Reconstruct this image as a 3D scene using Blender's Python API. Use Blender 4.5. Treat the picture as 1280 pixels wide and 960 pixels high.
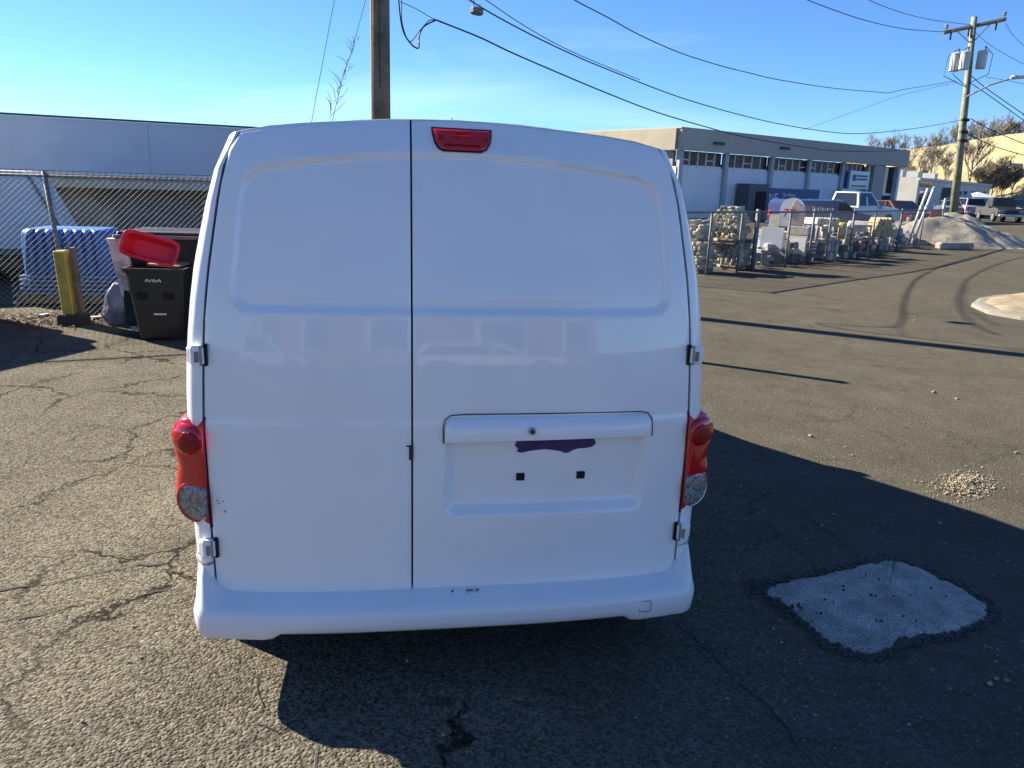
import bpy, bmesh, math, random
from mathutils import Vector, Matrix, noise
R = math.radians
random.seed(7)
sc = bpy.context.scene
for o in list(bpy.data.objects): bpy.data.objects.remove(o)
col = sc.collection

# ---------------------------------------------------------------- camera
FPX, HORIZON, ROLL, CAM_H = 960.0, 228.0, R(1.96), 1.68
PITCH = math.atan((480 - HORIZON) / FPX)
fw = Vector((0, math.cos(PITCH), -math.sin(PITCH)))
up0 = Vector((0, math.sin(PITCH), math.cos(PITCH)))
r0 = Vector((1, 0, 0))
CR = r0 * math.cos(ROLL) + up0 * math.sin(ROLL)
CU = up0 * math.cos(ROLL) - r0 * math.sin(ROLL)
CAM = Vector((0, 0, CAM_H))
cd = bpy.data.cameras.new('camera'); cam = bpy.data.objects.new('camera', cd); col.objects.link(cam)
cd.sensor_width = 36; cd.lens = FPX * 36 / 1280; cd.clip_end = 3000; cd.clip_start = .05
m = Matrix((CR, CU, -fw)).transposed().to_4x4(); m.translation = CAM
cam.matrix_world = m
sc.camera = cam

# ---------------------------------------------------------------- sky and sun
SUN_SLOPE, SUN_EL = 0.54, R(29.5)
sa = math.atan(SUN_SLOPE)                       # the sun stands ahead and to the left
sun_dir = Vector((-math.cos(sa) * math.cos(SUN_EL), math.sin(sa) * math.cos(SUN_EL), math.sin(SUN_EL)))
w = bpy.data.worlds.new('World'); sc.world = w; w.use_nodes = True
nt = w.node_tree; nt.nodes.clear()
sky = nt.nodes.new('ShaderNodeTexSky'); sky.sky_type = 'NISHITA'; sky.sun_disc = False
sky.sun_elevation = SUN_EL; sky.sun_rotation = math.atan2(sun_dir.x, sun_dir.y)
sky.air_density = 1.0; sky.dust_density = 0; sky.ozone_density = 9.0; sky.altitude = 2600
bg = nt.nodes.new('ShaderNodeBackground'); bg.inputs[1].default_value = .066
out = nt.nodes.new('ShaderNodeOutputWorld')
tc = nt.nodes.new('ShaderNodeTexCoord'); mp = nt.nodes.new('ShaderNodeMapping')
mp.inputs['Scale'].default_value = (1.1, 1.6, 7.0); mp.inputs['Rotation'].default_value = (.1, .12, .3)
nz = nt.nodes.new('ShaderNodeTexNoise'); nz.inputs['Scale'].default_value = 1.25; nz.inputs['Detail'].default_value = 7; nz.inputs['Roughness'].default_value = .55
nz.inputs['Distortion'].default_value = .5
rmp = nt.nodes.new('ShaderNodeMapRange'); rmp.inputs[1].default_value = .58; rmp.inputs[2].default_value = .86; rmp.inputs[4].default_value = .14
mx = nt.nodes.new('ShaderNodeMixRGB'); mx.inputs[2].default_value = (13.0, 13.6, 14.6, 1)
nt.links.new(tc.outputs['Generated'], mp.inputs[0]); nt.links.new(mp.outputs[0], nz.inputs[0]); nt.links.new(nz.outputs[0], rmp.inputs[0])
nt.links.new(rmp.outputs[0], mx.inputs[0]); nt.links.new(sky.outputs[0], mx.inputs[1])
nt.links.new(mx.outputs[0], bg.inputs[0]); nt.links.new(bg.outputs[0], out.inputs[0])
sl = bpy.data.lights.new('sun', 'SUN'); sl.energy = 5.0; sl.angle = R(.5); sl.color = (1, .91, .73)
so = bpy.data.objects.new('sun', sl); col.objects.link(so)
so.rotation_euler = (-sun_dir).to_track_quat('-Z', 'Y').to_euler(); so.location = (-20, 15, 20)
sc.view_settings.view_transform = 'Standard'; sc.view_settings.look = 'None'
sc.view_settings.gamma = 1; sc.view_settings.exposure = 1.68; sc.view_settings.use_curve_mapping = False
sc.render.engine = 'CYCLES'
sc.cycles.max_bounces = 6; sc.cycles.diffuse_bounces = 3; sc.cycles.glossy_bounces = 3; sc.cycles.transparent_max_bounces = 12; sc.cycles.caustics_reflective = False; sc.cycles.caustics_refractive = False

# ---------------------------------------------------------------- pixel rays to places in the world
def ray(px, py): return fw + CR * ((px - 640) / FPX) - CU * ((py - 480) / FPX)
def gp(px, py, z=0.0):
    r = ray(px, py); return CAM + r * ((z - CAM_H) / r.z)
def at(px, py, Y):
    r = ray(px, py); return CAM + r * (Y / r.y)
def onplane(px, py, a, b):                      # on the upright plane through plan points a and b
    r = ray(px, py); d = Vector((b[0] - a[0], b[1] - a[1])); n = Vector((-d.y, d.x))
    t = (n.x * a[0] + n.y * a[1]) / (n.x * r.x + n.y * r.y); return CAM + r * t
def lerp(a, b, t): return a + (b - a) * t
def interp(x, xs, ys):
    if x <= xs[0]: return ys[0]
    for i in range(1, len(xs)):
        if x <= xs[i]: return lerp(ys[i-1], ys[i], (x - xs[i-1]) / (xs[i] - xs[i-1]))
    return ys[-1]
def sstep(a, b, x):
    t = min(1, max(0, (x - a) / (b - a))); return t * t * (3 - 2 * t)

# ---------------------------------------------------------------- materials
MATS = {}
def pm(name, c, rough=.6, metal=0, var=.12, vs=4, bump=0, bs=60, coat=0, coat_r=.04, spec=.5, trans=0, fine=0, tint=None):
    if name in MATS: return MATS[name]
    M = bpy.data.materials.new(name); M.use_nodes = True; t = M.node_tree; b = t.nodes['Principled BSDF']
    b.inputs['Roughness'].default_value = rough; b.inputs['Metallic'].default_value = metal
    b.inputs['Coat Weight'].default_value = coat; b.inputs['Coat Roughness'].default_value = coat_r
    b.inputs['Specular IOR Level'].default_value = spec
    if trans: b.inputs['Transmission Weight'].default_value = trans
    g = t.nodes.new('ShaderNodeNewGeometry')
    n = t.nodes.new('ShaderNodeTexNoise'); n.inputs['Scale'].default_value = vs; n.inputs['Detail'].default_value = 6; n.inputs['Roughness'].default_value = .62
    t.links.new(g.outputs['Position'], n.inputs['Vector'])
    r = t.nodes.new('ShaderNodeMapRange'); r.inputs[1].default_value = .3; r.inputs[2].default_value = .7
    t.links.new(n.outputs[0], r.inputs[0])
    x = t.nodes.new('ShaderNodeMixRGB')
    d = tint or tuple(v * (1 - var * 1.6) for v in c)
    x.inputs[1].default_value = (*d, 1); x.inputs[2].default_value = (*[min(1, v * (1 + var)) for v in c], 1)
    t.links.new(r.outputs[0], x.inputs[0]); last = x.outputs[0]
    if fine:
        n2 = t.nodes.new('ShaderNodeTexNoise'); n2.inputs['Scale'].default_value = bs * 1.7; n2.inputs['Detail'].default_value = 3
        t.links.new(g.outputs['Position'], n2.inputs['Vector'])
        r2 = t.nodes.new('ShaderNodeMapRange'); r2.inputs[1].default_value = .35; r2.inputs[2].default_value = .65; r2.inputs[3].default_value = 1 - fine; r2.inputs[4].default_value = 1 + fine
        t.links.new(n2.outputs[0], r2.inputs[0])
        v = t.nodes.new('ShaderNodeMixRGB'); v.blend_type = 'MULTIPLY'; v.inputs[0].default_value = 1
        t.links.new(last, v.inputs[1]); t.links.new(r2.outputs[0], v.inputs[2]); last = v.outputs[0]
    t.links.new(last, b.inputs['Base Color'])
    rr = t.nodes.new('ShaderNodeMapRange'); rr.inputs[3].default_value = max(0, rough * .85); rr.inputs[4].default_value = min(1, rough * 1.15)
    t.links.new(n.outputs[0], rr.inputs[0]); t.links.new(rr.outputs[0], b.inputs['Roughness'])
    if bump:
        n3 = t.nodes.new('ShaderNodeTexNoise'); n3.inputs['Scale'].default_value = bs; n3.inputs['Detail'].default_value = 5
        t.links.new(g.outputs['Position'], n3.inputs['Vector'])
        bp = t.nodes.new('ShaderNodeBump'); bp.inputs['Strength'].default_value = bump; bp.inputs['Distance'].default_value = .02
        t.links.new(n3.outputs[0], bp.inputs['Height']); t.links.new(bp.outputs[0], b.inputs['Normal'])
    MATS[name] = M
    return M
def glass_mat(name, tint, gloss=.12):
    M = bpy.data.materials.new(name); M.use_nodes = True; t = M.node_tree; t.nodes.clear()
    o = t.nodes.new('ShaderNodeOutputMaterial'); a = t.nodes.new('ShaderNodeBsdfTransparent'); a.inputs[0].default_value = (*tint, 1)
    g = t.nodes.new('ShaderNodeBsdfGlossy'); g.inputs['Roughness'].default_value = .02
    f = t.nodes.new('ShaderNodeFresnel'); f.inputs[0].default_value = 1.5
    mxs = t.nodes.new('ShaderNodeMixShader')
    t.links.new(f.outputs[0], mxs.inputs[0]); t.links.new(a.outputs[0], mxs.inputs[1]); t.links.new(g.outputs[0], mxs.inputs[2]); t.links.new(mxs.outputs[0], o.inputs[0])
    MATS[name] = M
    return M
def ground_mat(name, base, dusty, cracks, agg):
    M = bpy.data.materials.new(name); M.use_nodes = True; t = M.node_tree; b = t.nodes['Principled BSDF']; N = t.nodes.new; L = t.links.new
    b.inputs['Roughness'].default_value = .95; b.inputs['Specular IOR Level'].default_value = .08
    g = N('ShaderNodeNewGeometry'); pos = g.outputs['Position']
    def noi(s, d=5, r=.6):
        n = N('ShaderNodeTexNoise'); n.inputs['Scale'].default_value = s; n.inputs['Detail'].default_value = d; n.inputs['Roughness'].default_value = r; L(pos, n.inputs['Vector']); return n.outputs[0]
    def rng(i, a, c, lo=0, hi=1):
        r = N('ShaderNodeMapRange'); r.inputs[1].default_value = a; r.inputs[2].default_value = c; r.inputs[3].default_value = lo; r.inputs[4].default_value = hi; L(i, r.inputs[0]); return r.outputs[0]
    def mix(f, a, c, mode='MIX'):
        x = N('ShaderNodeMixRGB'); x.blend_type = mode
        if isinstance(f, float): x.inputs[0].default_value = f
        else: L(f, x.inputs[0])
        for i, v in ((1, a), (2, c)):
            if isinstance(v, tuple): x.inputs[i].default_value = (*v, 1)
            else: L(v, x.inputs[i])
        return x.outputs[0]
    def mth(op, a, c=0.0):
        x = N('ShaderNodeMath'); x.operation = op
        for i, v in ((0, a), (1, c)):
            if isinstance(v, float): x.inputs[i].default_value = v
            else: L(v, x.inputs[i])
        return x.outputs[0]
    sp = N('ShaderNodeSeparateXYZ'); L(pos, sp.inputs[0])
    # where the old coarse surfacing gives way to the smoother road on the right
    edge = mth('ADD', sp.outputs[0], rng(noi(.6), 0, 1, -1.2, 1.2))
    right = rng(edge, -.4, 1.6)
    big = rng(noi(.35, 6), .3, .7); mid = rng(noi(2.6, 6), .3, .72)
    c = mix(big, base, dusty); c = mix(mth('MULTIPLY', mid, .55), c, tuple(v * .60 for v in base)); c = mix(1.0, c, rng(right, 0, 1, 1.38, 1.06), 'MULTIPLY')
    vo = N('ShaderNodeTexVoronoi'); vo.inputs['Scale'].default_value = agg; L(pos, vo.inputs['Vector'])
    vh = N('ShaderNodeSeparateXYZ'); L(vo.outputs['Color'], vh.inputs[0])
    stone = rng(vh.outputs[0], 0, 1, .45, 1.75)
    stone_r = rng(vh.outputs[0], 0, 1, .8, 1.22)
    sm_ = N('ShaderNodeMixRGB'); L(right, sm_.inputs[0]); L(stone, sm_.inputs[1]); L(stone_r, sm_.inputs[2])
    c = mix(1.0, c, sm_.outputs[0], 'MULTIPLY')
    spk = rng(vh.outputs[1], .982, .998)
    c = mix(mth('MULTIPLY', spk, .4), c, (.34, .32, .28))
    # stains
    st = rng(noi(1.1, 3, .5), .60, .74); c = mix(mth('MULTIPLY', st, .45), c, tuple(v * .35 for v in base))
    vd = N('ShaderNodeTexVoronoi'); vd.inputs['Scale'].default_value = 1.7; L(pos, vd.inputs['Vector'])
    drip = mth('MULTIPLY', rng(mth('ADD', vd.outputs['Distance'], rng(noi(9, 4), 0, 1, -.10, .10)), .02, .10, 1, 0), rng(noi(.55, 2), .50, .60))
    c = mix(mth('MULTIPLY', drip, .6), c, tuple(v * .3 for v in base))
    fine = rng(noi(160, 2), .3, .7, .8, 1.2); c = mix(1.0, c, fine, 'MULTIPLY')
    # crazed cracks of the old surfacing
    dist = N('ShaderNodeTexNoise'); dist.inputs['Scale'].default_value = 2.4; dist.inputs['Detail'].default_value = 8; dist.inputs['Roughness'].default_value = .68; L(pos, dist.inputs['Vector'])
    ad = N('ShaderNodeMixRGB'); ad.blend_type = 'ADD'; ad.inputs[0].default_value = .55; L(pos, ad.inputs[1]); L(dist.outputs['Color'], ad.inputs[2])
    v2 = N('ShaderNodeTexVoronoi'); v2.feature = 'DISTANCE_TO_EDGE'; v2.inputs['Scale'].default_value = 1.15; L(ad.outputs[0], v2.inputs['Vector'])
    cr = rng(v2.outputs['Distance'], .0, .017, 1, 0)
    cm = rng(noi(.9, 2), .42, .56)
    far = rng(sp.outputs[0], -.2, 1.6, 1, .18)
    ck = mth('MULTIPLY', mth('MULTIPLY', cr, cm), far); ck = mth('MULTIPLY', ck, float(cracks))
    c = mix(ck, c, (.012, .011, .010))
    L(c, b.inputs['Base Color'])
    h = mth('ADD', mth('MULTIPLY', rng(vo.outputs['Distance'], 0, .75, 1, 0), .5), mth('MULTIPLY', noi(40), .35))
    hs = mth('MULTIPLY', h, rng(right, 0, 1, 1, .45)); hs = mth('SUBTRACT', hs, mth('MULTIPLY', ck, 1.6))
    bp = N('ShaderNodeBump'); bp.inputs['Strength'].default_value = .85; bp.inputs['Distance'].default_value = .012
    L(hs, bp.inputs['Height']); L(bp.outputs[0], b.inputs['Normal'])
    MATS[name] = M
    return M

# ---------------------------------------------------------------- mesh helpers
def tag(o, label=None, cat=None, group=None, kind=None):
    if label: o['label'] = label
    if cat: o['category'] = cat
    if group: o['group'] = group
    if kind: o['kind'] = kind
    return o
def empty(name, loc=(0, 0, 0), rz=0):
    o = bpy.data.objects.new(name, None); col.objects.link(o); o.location = loc; o.rotation_euler = (0, 0, rz); o.empty_display_size = .2
    return o
def mk(name, vs, fs, mat, parent=None, smooth=False, sharp=None):
    me = bpy.data.meshes.new(name); me.from_pydata([tuple(v) for v in vs], [], fs); me.update()
    if mat: me.materials.append(MATS[mat] if isinstance(mat, str) else mat)
    if smooth:
        me.polygons.foreach_set('use_smooth', [True] * len(me.polygons))
        if sharp: me.set_sharp_from_angle(angle=R(sharp))
    o = bpy.data.objects.new(name, me); col.objects.link(o); o.parent = parent
    return o
class MB:
    def __init__(s): s.v = []; s.f = []
    def add(s, vs, fs):
        k = len(s.v); s.v += [Vector(v) for v in vs]; s.f += [tuple(i + k for i in f) for f in fs]; return s
    def box(s, c, d, rz=0, rot=None, taper=1.0, bev=0):
        x, y, z = [q / 2 for q in d]
        if bev:
            b = min(bev, x * .9, y * .9, z * .9); vs = []; rings = [(-z, b), (-z + b, 0), (z - b, 0), (z, b)]
            for zz, i in rings:
                k = taper if zz > 0 else 1
                for (sx, sy) in ((1, 1), (-1, 1), (-1, -1), (1, -1)):
                    q = b + i * .4
                    if sx * sy > 0: pts = ((x - i, y - q), (x - q, y - i))
                    else: pts = ((x - q, y - i), (x - i, y - q))
                    for (a, e) in pts: vs.append((sx * a * k, sy * e * k, zz))
            fs = [tuple(range(7, -1, -1)), tuple(range(24, 32))]
            for r_ in range(3):
                for i in range(8): j = (i + 1) % 8; fs.append((r_*8+i, r_*8+j, r_*8+8+j, r_*8+8+i))
        else:
            t = taper
            vs = [(-x, -y, -z), (x, -y, -z), (x, y, -z), (-x, y, -z), (-x*t, -y*t, z), (x*t, -y*t, z), (x*t, y*t, z), (-x*t, y*t, z)]
            fs = [(3, 2, 1, 0), (4, 5, 6, 7), (0, 1, 5, 4), (1, 2, 6, 5), (2, 3, 7, 6), (3, 0, 4, 7)]
        M = rot if rot else Matrix.Rotation(rz, 3, 'Z')
        return s.add([M @ Vector(v) + Vector(c) for v in vs], fs)
    def tube(s, pts, r, n=6, cap=True):
        pts = [Vector(p) for p in pts]; vs = []; N_ = len(pts)
        rr = r if isinstance(r, (list, tuple)) else [r] * N_
        prev = None
        for i, p in enumerate(pts):
            d = (pts[min(i+1, N_-1)] - pts[max(i-1, 0)]).normalized()
            if prev is None:
                a = d.cross(Vector((0, 0, 1)));
                if a.length < .01: a = d.cross(Vector((1, 0, 0)))
            else: a = prev - d * prev.dot(d)
            a.normalize(); prev = a; b = d.cross(a)
            for k in range(n):
                t = 2 * math.pi * k / n; vs.append(p + (a * math.cos(t) + b * math.sin(t)) * rr[i])
        fs = []
        for i in range(N_ - 1):
            for k in range(n): j = (k + 1) % n; fs.append((i*n+k, i*n+j, i*n+n+j, i*n+n+k))
        if cap: fs += [tuple(range(n-1, -1, -1)), tuple(range((N_-1)*n, N_*n))]
        return s.add(vs, fs)
    def lathe(s, prof, c=(0, 0, 0), n=20, axis='Z', M=None):
        vs = []; fs = []
        for (r, z) in prof:
            for k in range(n):
                t = 2 * math.pi * k / n; p = Vector((r * math.cos(t), r * math.sin(t), z))
                if axis == 'X': p = Vector((p.z, p.x, p.y))
                if axis == 'Y': p = Vector((p.x, -p.z, p.y))
                if M: p = M @ p
                vs.append(p + Vector(c))
        for i in range(len(prof) - 1):
            for k in range(n): j = (k + 1) % n; fs.append((i*n+k, i*n+j, i*n+n+j, i*n+n+k))
        fs += [tuple(range(n-1, -1, -1)), tuple(range((len(prof)-1)*n, len(prof)*n))]
        return s.add(vs, fs)
    def prism(s, poly, z0, z1, f=None):            # polygon in plan, or mapped by f(a, b, h)
        n = len(poly); f = f or (lambda a, b, h: (a, b, h))
        vs = [f(a, b, z0) for a, b in poly] + [f(a, b, z1) for a, b in poly]
        fs = [tuple(range(n-1, -1, -1)), tuple(range(n, 2*n))] + [(i, (i+1) % n, n+(i+1) % n, n+i) for i in range(n)]
        return s.add(vs, fs)
    def build(s, name, mat, parent=None, smooth=False, sharp=None): return mk(name, s.v, s.f, mat, parent, smooth, sharp)
def boxo(name, mat, c, d, parent=None, rz=0, bev=0, taper=1.0, rot=None): return MB().box(c, d, rz, rot, taper, bev).build(name, mat, parent)
def copy_tree(o, parent=None):
    c = o.copy(); col.objects.link(c); c.parent = parent
    for ch in list(o.children): copy_tree(ch, c)
    return c
def text(name, s, size, mat, parent, M, depth=.004):
    cu = bpy.data.curves.new(name, 'FONT'); cu.body = s; cu.size = size; cu.extrude = depth; cu.align_x = 'LEFT'
    t = bpy.data.objects.new(name, cu); col.objects.link(t)
    me = bpy.data.meshes.new_from_object(t.evaluated_get(bpy.context.evaluated_depsgraph_get()))
    bpy.data.objects.remove(t); me.transform(M); me.materials.append(MATS[mat])
    o = bpy.data.objects.new(name, me); col.objects.link(o); o.parent = parent
    return o
def facing(origin, xdir, zdir=Vector((0, 0, 1))):     # local x along xdir, local y up, for lettering
    x = Vector(xdir).normalized(); y = Vector(zdir); z = x.cross(y); M = Matrix((x, y, z)).transposed().to_4x4(); M.translation = Vector(origin); return M

# plain colours
pm('paint_white', (.88, .88, .87), .34, 0, .03, 2.2, .035, 2.6, coat=.8, coat_r=.035)
pm('bumper_white', (.78, .79, .80), .42, 0, .02, 2.5, .02, 300, coat=.35, coat_r=.15)
pm('black_rubber', (.012, .012, .012), .7)
pm('black_plastic', (.022, .022, .024), .5, bump=.1, bs=300)
pm('dark_void', (.006, .006, .007), .9, var=0)  # near-black colour painting the shade inside holes, gaps and recesses
pm('red_lens', (.58, .006, .012), .12, 0, .06, 20, coat=.9, coat_r=.02)
pm('red_lens_deep', (.34, .004, .007), .35, 0, .35, 40, .3, 120, coat=.12, coat_r=.05, spec=.2)
pm('clear_lens', (.26, .265, .28), .12, .35, .6, 70, .6, 110, coat=1, coat_r=.02)
pm('chrome', (.62, .62, .63), .18, 1, .05)
pm('amber', (.55, .17, .02), .25, coat=.6)
pm('purple_tape', (.045, .016, .12), .55, 0, .25, 40, .3, 80)
pm('steel', (.34, .35, .36), .45, .8, .15, 6)
pm('galv', (.17, .175, .18), .65, .15, .2, 9)
pm('tyre', (.02, .02, .02), .85, bump=.2, bs=120)
pm('rim', (.45, .46, .48), .35, .8)
pm('scuff', (.05, .048, .045), .8)
pm('scuff_grey', (.22, .22, .23), .7)
pm('seat_cloth', (.05, .05, .055), .9, bump=.1, bs=200)
glass_mat('cab_glass', (.62, .80, .66))
pm('dark_glass', (.015, .018, .022), .06, 0, .2, 2, spec=.7)
pm('wood_pole', (.20, .155, .11), .85, 0, .3, 3, .4, 40, fine=.25)
pm('wood_pole_green', (.23, .225, .15), .85, 0, .3, 2, .3, 30, fine=.2)
pm('pallet_wood', (.30, .23, .15), .85, 0, .25, 8, .3, 50, fine=.2)
pm('cable_black', (.012, .012, .013), .6)
pm('concrete', (.36, .35, .32), .9, 0, .15, 3, .3, 40, fine=.12)
ground_mat('asphalt', (.074, .065, .051), (.098, .087, .068), 1.0, 95)

# ================================================================ ground
gv = []; gf = []
xs = [-400, -120, -50, -20, -8, -4, 0, 4, 8, 20, 50, 120, 400]; ys = [-300, -80, -30, -10, -4, 0, 4, 10, 20, 40, 80, 200, 700]
for y in ys:
    for x in xs: gv.append((x, y, 0))
for j in range(len(ys) - 1):
    for i in range(len(xs) - 1):
        k = j * len(xs) + i; gf.append((k, k + 1, k + len(xs) + 1, k + len(xs)))
ground = tag(mk('ground', gv, gf, 'asphalt'), kind='structure')

def crack_ribbon(pts, wd, name='crack'):
    P = [gp(*p) for p in pts]; fine = []
    for i in range(len(P) - 1):
        n = max(2, int((P[i+1] - P[i]).length / .035))
        for k in range(n):
            q = P[i].lerp(P[i+1], k / n); j = noise.noise_vector(q * 5) * .035 + noise.noise_vector(q * 16) * .016 + noise.noise_vector(q * 50) * .006; fine.append(q + Vector((j.x, j.y, 0)))
    fine.append(P[-1]); vs = []; fs = []
    for i, q in enumerate(fine):
        d = (fine[min(i+1, len(fine)-1)] - fine[max(0, i-1)]).normalized(); n = Vector((-d.y, d.x, 0))
        wv = .55 * wd * (.12 + 1.5 * abs(noise.noise(q * 9)) ** 1.3 + .35 * random.random()) * min(1, i / 4 + .1, (len(fine) - 1 - i) / 4 + .1)
        vs += [q + n * wv + Vector((0, 0, .004)), q - n * wv + Vector((0, 0, .004))]
    for i in range(len(fine) - 1): fs.append((2*i, 2*i+1, 2*i+3, 2*i+2))
    return tag(mk(name, vs, fs, 'crack_tar', ground))
pm('crack_tar', (.013, .012, .011), .9)
crack_ribbon([(-40, 747), (60, 730), (130, 716), (232, 697)], .016)
crack_ribbon([(-40, 782), (60, 768), (150, 748), (242, 734)], .010)
crack_ribbon([(-30, 585), (10, 592), (40, 570), (95, 545), (150, 520), (215, 510)], .008)
crack_ribbon([(110, 640), (135, 660), (180, 657), (225, 660)], .006)
crack_ribbon([(20, 700), (45, 694), (75, 698), (90, 708)], .007)
crack_ribbon([(20, 690), (5, 718), (20, 735)], .005)
crack_ribbon([(315, 800), (300, 818), (322, 850), (330, 885), (320, 905), (350, 918), (380, 900), (395, 925), (388, 955), (400, 985)], .006)
crack_ribbon([(350, 918), (330, 930), (290, 935)], .005)
crack_ribbon([(0, 640), (30, 655), (60, 640)], .005)
crack_ribbon([(840, 770), (870, 805), (900, 830), (950, 880), (985, 915), (1010, 945), (1040, 975)], .012)
crack_ribbon([(885, 580), (1000, 640), (1080, 700)], .005)
crack_ribbon([(1060, 455), (1150, 462), (1290, 474)], .012)
crack_ribbon([(886, 424), (1000, 430), (1100, 436)], .006)
crack_ribbon([(0, 560), (60, 530), (130, 500), (225, 470)], .006)

# grey concrete repair in the asphalt
def blob(pts, n_sub, dome, mat, name, jit=.012, z0=.004):
    P = [gp(*p) for p in pts]; n = len(P); rim = []
    for i in range(n):
        a, b, c, d = P[i-1], P[i], P[(i+1) % n], P[(i+2) % n]
        for k in range(n_sub):
            t = k / n_sub; q = .5 * ((2*b) + (c-a)*t + (2*a-5*b+4*c-d)*t*t + (3*b-a-3*c+d)*t*t*t)
            j = noise.noise_vector(q * 14) * jit * 1.6 + noise.noise_vector(q * 45) * jit; rim.append(q + Vector((j.x, j.y, 0)))
    c = sum(rim, Vector()) / len(rim); vs = []; fs = []; RN = 9; m_ = len(rim)
    for r_ in range(RN):
        t = 1 - r_ / RN
        for q in rim:
            p = c.lerp(q, t); h = dome * (1 - t ** 6) + (noise.noise(p * 12) * .3 + noise.noise(p * 40) * .15) * dome * (1 if r_ else 0)
            vs.append((p.x, p.y, z0 + max(0, h) if r_ else -.01))
    vs.append((c.x, c.y, z0 + dome))
    for r_ in range(RN - 1):
        for i in range(m_): j = (i + 1) % m_; fs.append((r_*m_+i, r_*m_+j, r_*m_+m_+j, r_*m_+m_+i))
    for i in range(m_): fs.append(((RN-1)*m_+i, (RN-1)*m_+(i+1) % m_, len(vs) - 1))
    return mk(name, vs, fs, mat, None, True)
pm('patch_concrete', (.44, .42, .385), .95, 0, .2, 7, .9, 110, fine=.5, tint=(.25, .24, .22), spec=.1)
tag(blob([(950, 737), (985, 724), (1030, 716), (1065, 706), (1105, 699), (1150, 706), (1175, 720), (1208, 735), (1238, 757), (1243, 770), (1225, 783), (1185, 796), (1150, 799), (1125, 804), (1110, 817), (1090, 824), (1060, 817), (1030, 805), (1008, 782), (975, 757)], 14, .011, 'patch_concrete', 'concrete_patch', .016), kind='structure')
pm('pit_dark', (.03, .03, .032), .95)
pb = MB()
for _ in range(60):
    px, py = random.uniform(965, 1225), random.uniform(708, 815)
    if abs(px - 1100) / 130 + abs(py - 762) / 58 > .92: continue
    q = gp(px, py); rr = random.uniform(.002, .007); n = 7
    pb.prism([(q.x + rr * random.uniform(.6, 1.3) * math.cos(2*math.pi*k/n), q.y + rr * random.uniform(.5, 1.2) * math.sin(2*math.pi*k/n)) for k in range(n)], .012, .0205)
tag(pb.build('patch_pits', 'pit_dark'), 'dark pits and lodged grit in the grey concrete repair', 'grit', kind='stuff')

gr_ = MB(); pm('grit_dark', (.05, .048, .045), .95)
_rim = [(950, 737), (985, 724), (1030, 716), (1065, 706), (1105, 699), (1150, 706), (1175, 720), (1208, 735), (1238, 757), (1243, 770), (1225, 783), (1185, 796), (1150, 799), (1125, 804), (1110, 817), (1090, 824), (1060, 817), (1030, 805), (1008, 782), (975, 757), (950, 737)]
def grit_at(px, py, r_):
    q = gp(px, py); n = 5; a = random.random() * 6
    gr_.prism([(q.x + r_ * random.uniform(.6, 1.2) * math.cos(a + 2*math.pi*k/n), q.y + r_ * random.uniform(.6, 1.2) * math.sin(a + 2*math.pi*k/n)) for k in range(n)], 0, r_ * .9)
for i in range(len(_rim) - 1):
    dn = 60 if _rim[i][1] > 740 else 22
    for _ in range(dn): t = random.random(); grit_at(lerp(_rim[i][0], _rim[i+1][0], t) + random.gauss(0, 4), lerp(_rim[i][1], _rim[i+1][1], t) + random.gauss(1, 3), random.uniform(.003, .010))
for _ in range(160): grit_at(random.gauss(1135, 16), random.gauss(801, 4), random.uniform(.003, .011))
for _ in range(70): grit_at(random.gauss(945, 9), random.gauss(735, 5), random.uniform(.003, .009))
tag(gr_.build('patch_edge_grit', 'grit_dark'), 'dark crumbled grit around the rim of the concrete repair', 'grit', kind='stuff')
# stones and grit lying about
pm('grit_light', (.30, .26, .19), .9, 0, .3, 30)
pm('sand', (.30, .235, .15), .95, 0, .2, 6, .3, 60, fine=.2)
def pebble(mb, p, r):
    n = 6; a = random.random() * 6; vs = []
    for (zz, k) in ((-.3, .8), (.25, 1), (.7, .55)):
        for i in range(n):
            t = a + 2*math.pi*i/n; q = random.uniform(.75, 1.2); vs.append((p[0] + r*k*q*math.cos(t), p[1] + r*k*q*.8*math.sin(t), p[2] + r*zz))
    fs = [tuple(range(12, 18))]
    for j in range(2):
        for i in range(n): fs.append((j*n+i, j*n+(i+1) % n, j*n+n+(i+1) % n, j*n+n+i))
    mb.add(vs, fs)
g1 = MB()
for _ in range(800):
    px = random.gauss(1206, 17); py = random.gauss(607, 8)
    q = gp(px, py); h = max(0, .035 * math.exp(-((px - 1206) / 16) ** 2 - ((py - 606) / 7) ** 2)); pebble(g1, (q.x, q.y, h * random.random() + .003), random.choice((.003, .004, .005, .006, .009)))
tag(g1.build('spilled_gravel', 'grit_light'), 'little heap of pale gravel spilled on the sunlit road', 'gravel', kind='stuff')
g2 = MB()
for _ in range(260):
    if random.random() < .6: q = gp(random.uniform(880, 1300), 420 + 540 * random.random() ** .8)
    else: q = gp(random.uniform(-20, 1300), random.uniform(470, 975))
    pebble(g2, (q.x, q.y, .003), random.choice((.002, .003, .003, .004, .007)))
for (px, py, r_) in ((1167, 491, .022), (1196, 499, .014), (1013, 546, .018), (1066, 570, .010), (1270, 567, .015), (1143, 401, .02), (1175, 655, .012), (1258, 852, .012), (1246, 850, .01), (1237, 856, .012)):
    q = gp(px, py); pebble(g2, (q.x, q.y, .004), r_)
tag(g2.build('loose_grit', 'grit_light'), 'loose pale grit and small stones strewn over the asphalt', 'grit', kind='stuff')

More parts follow.
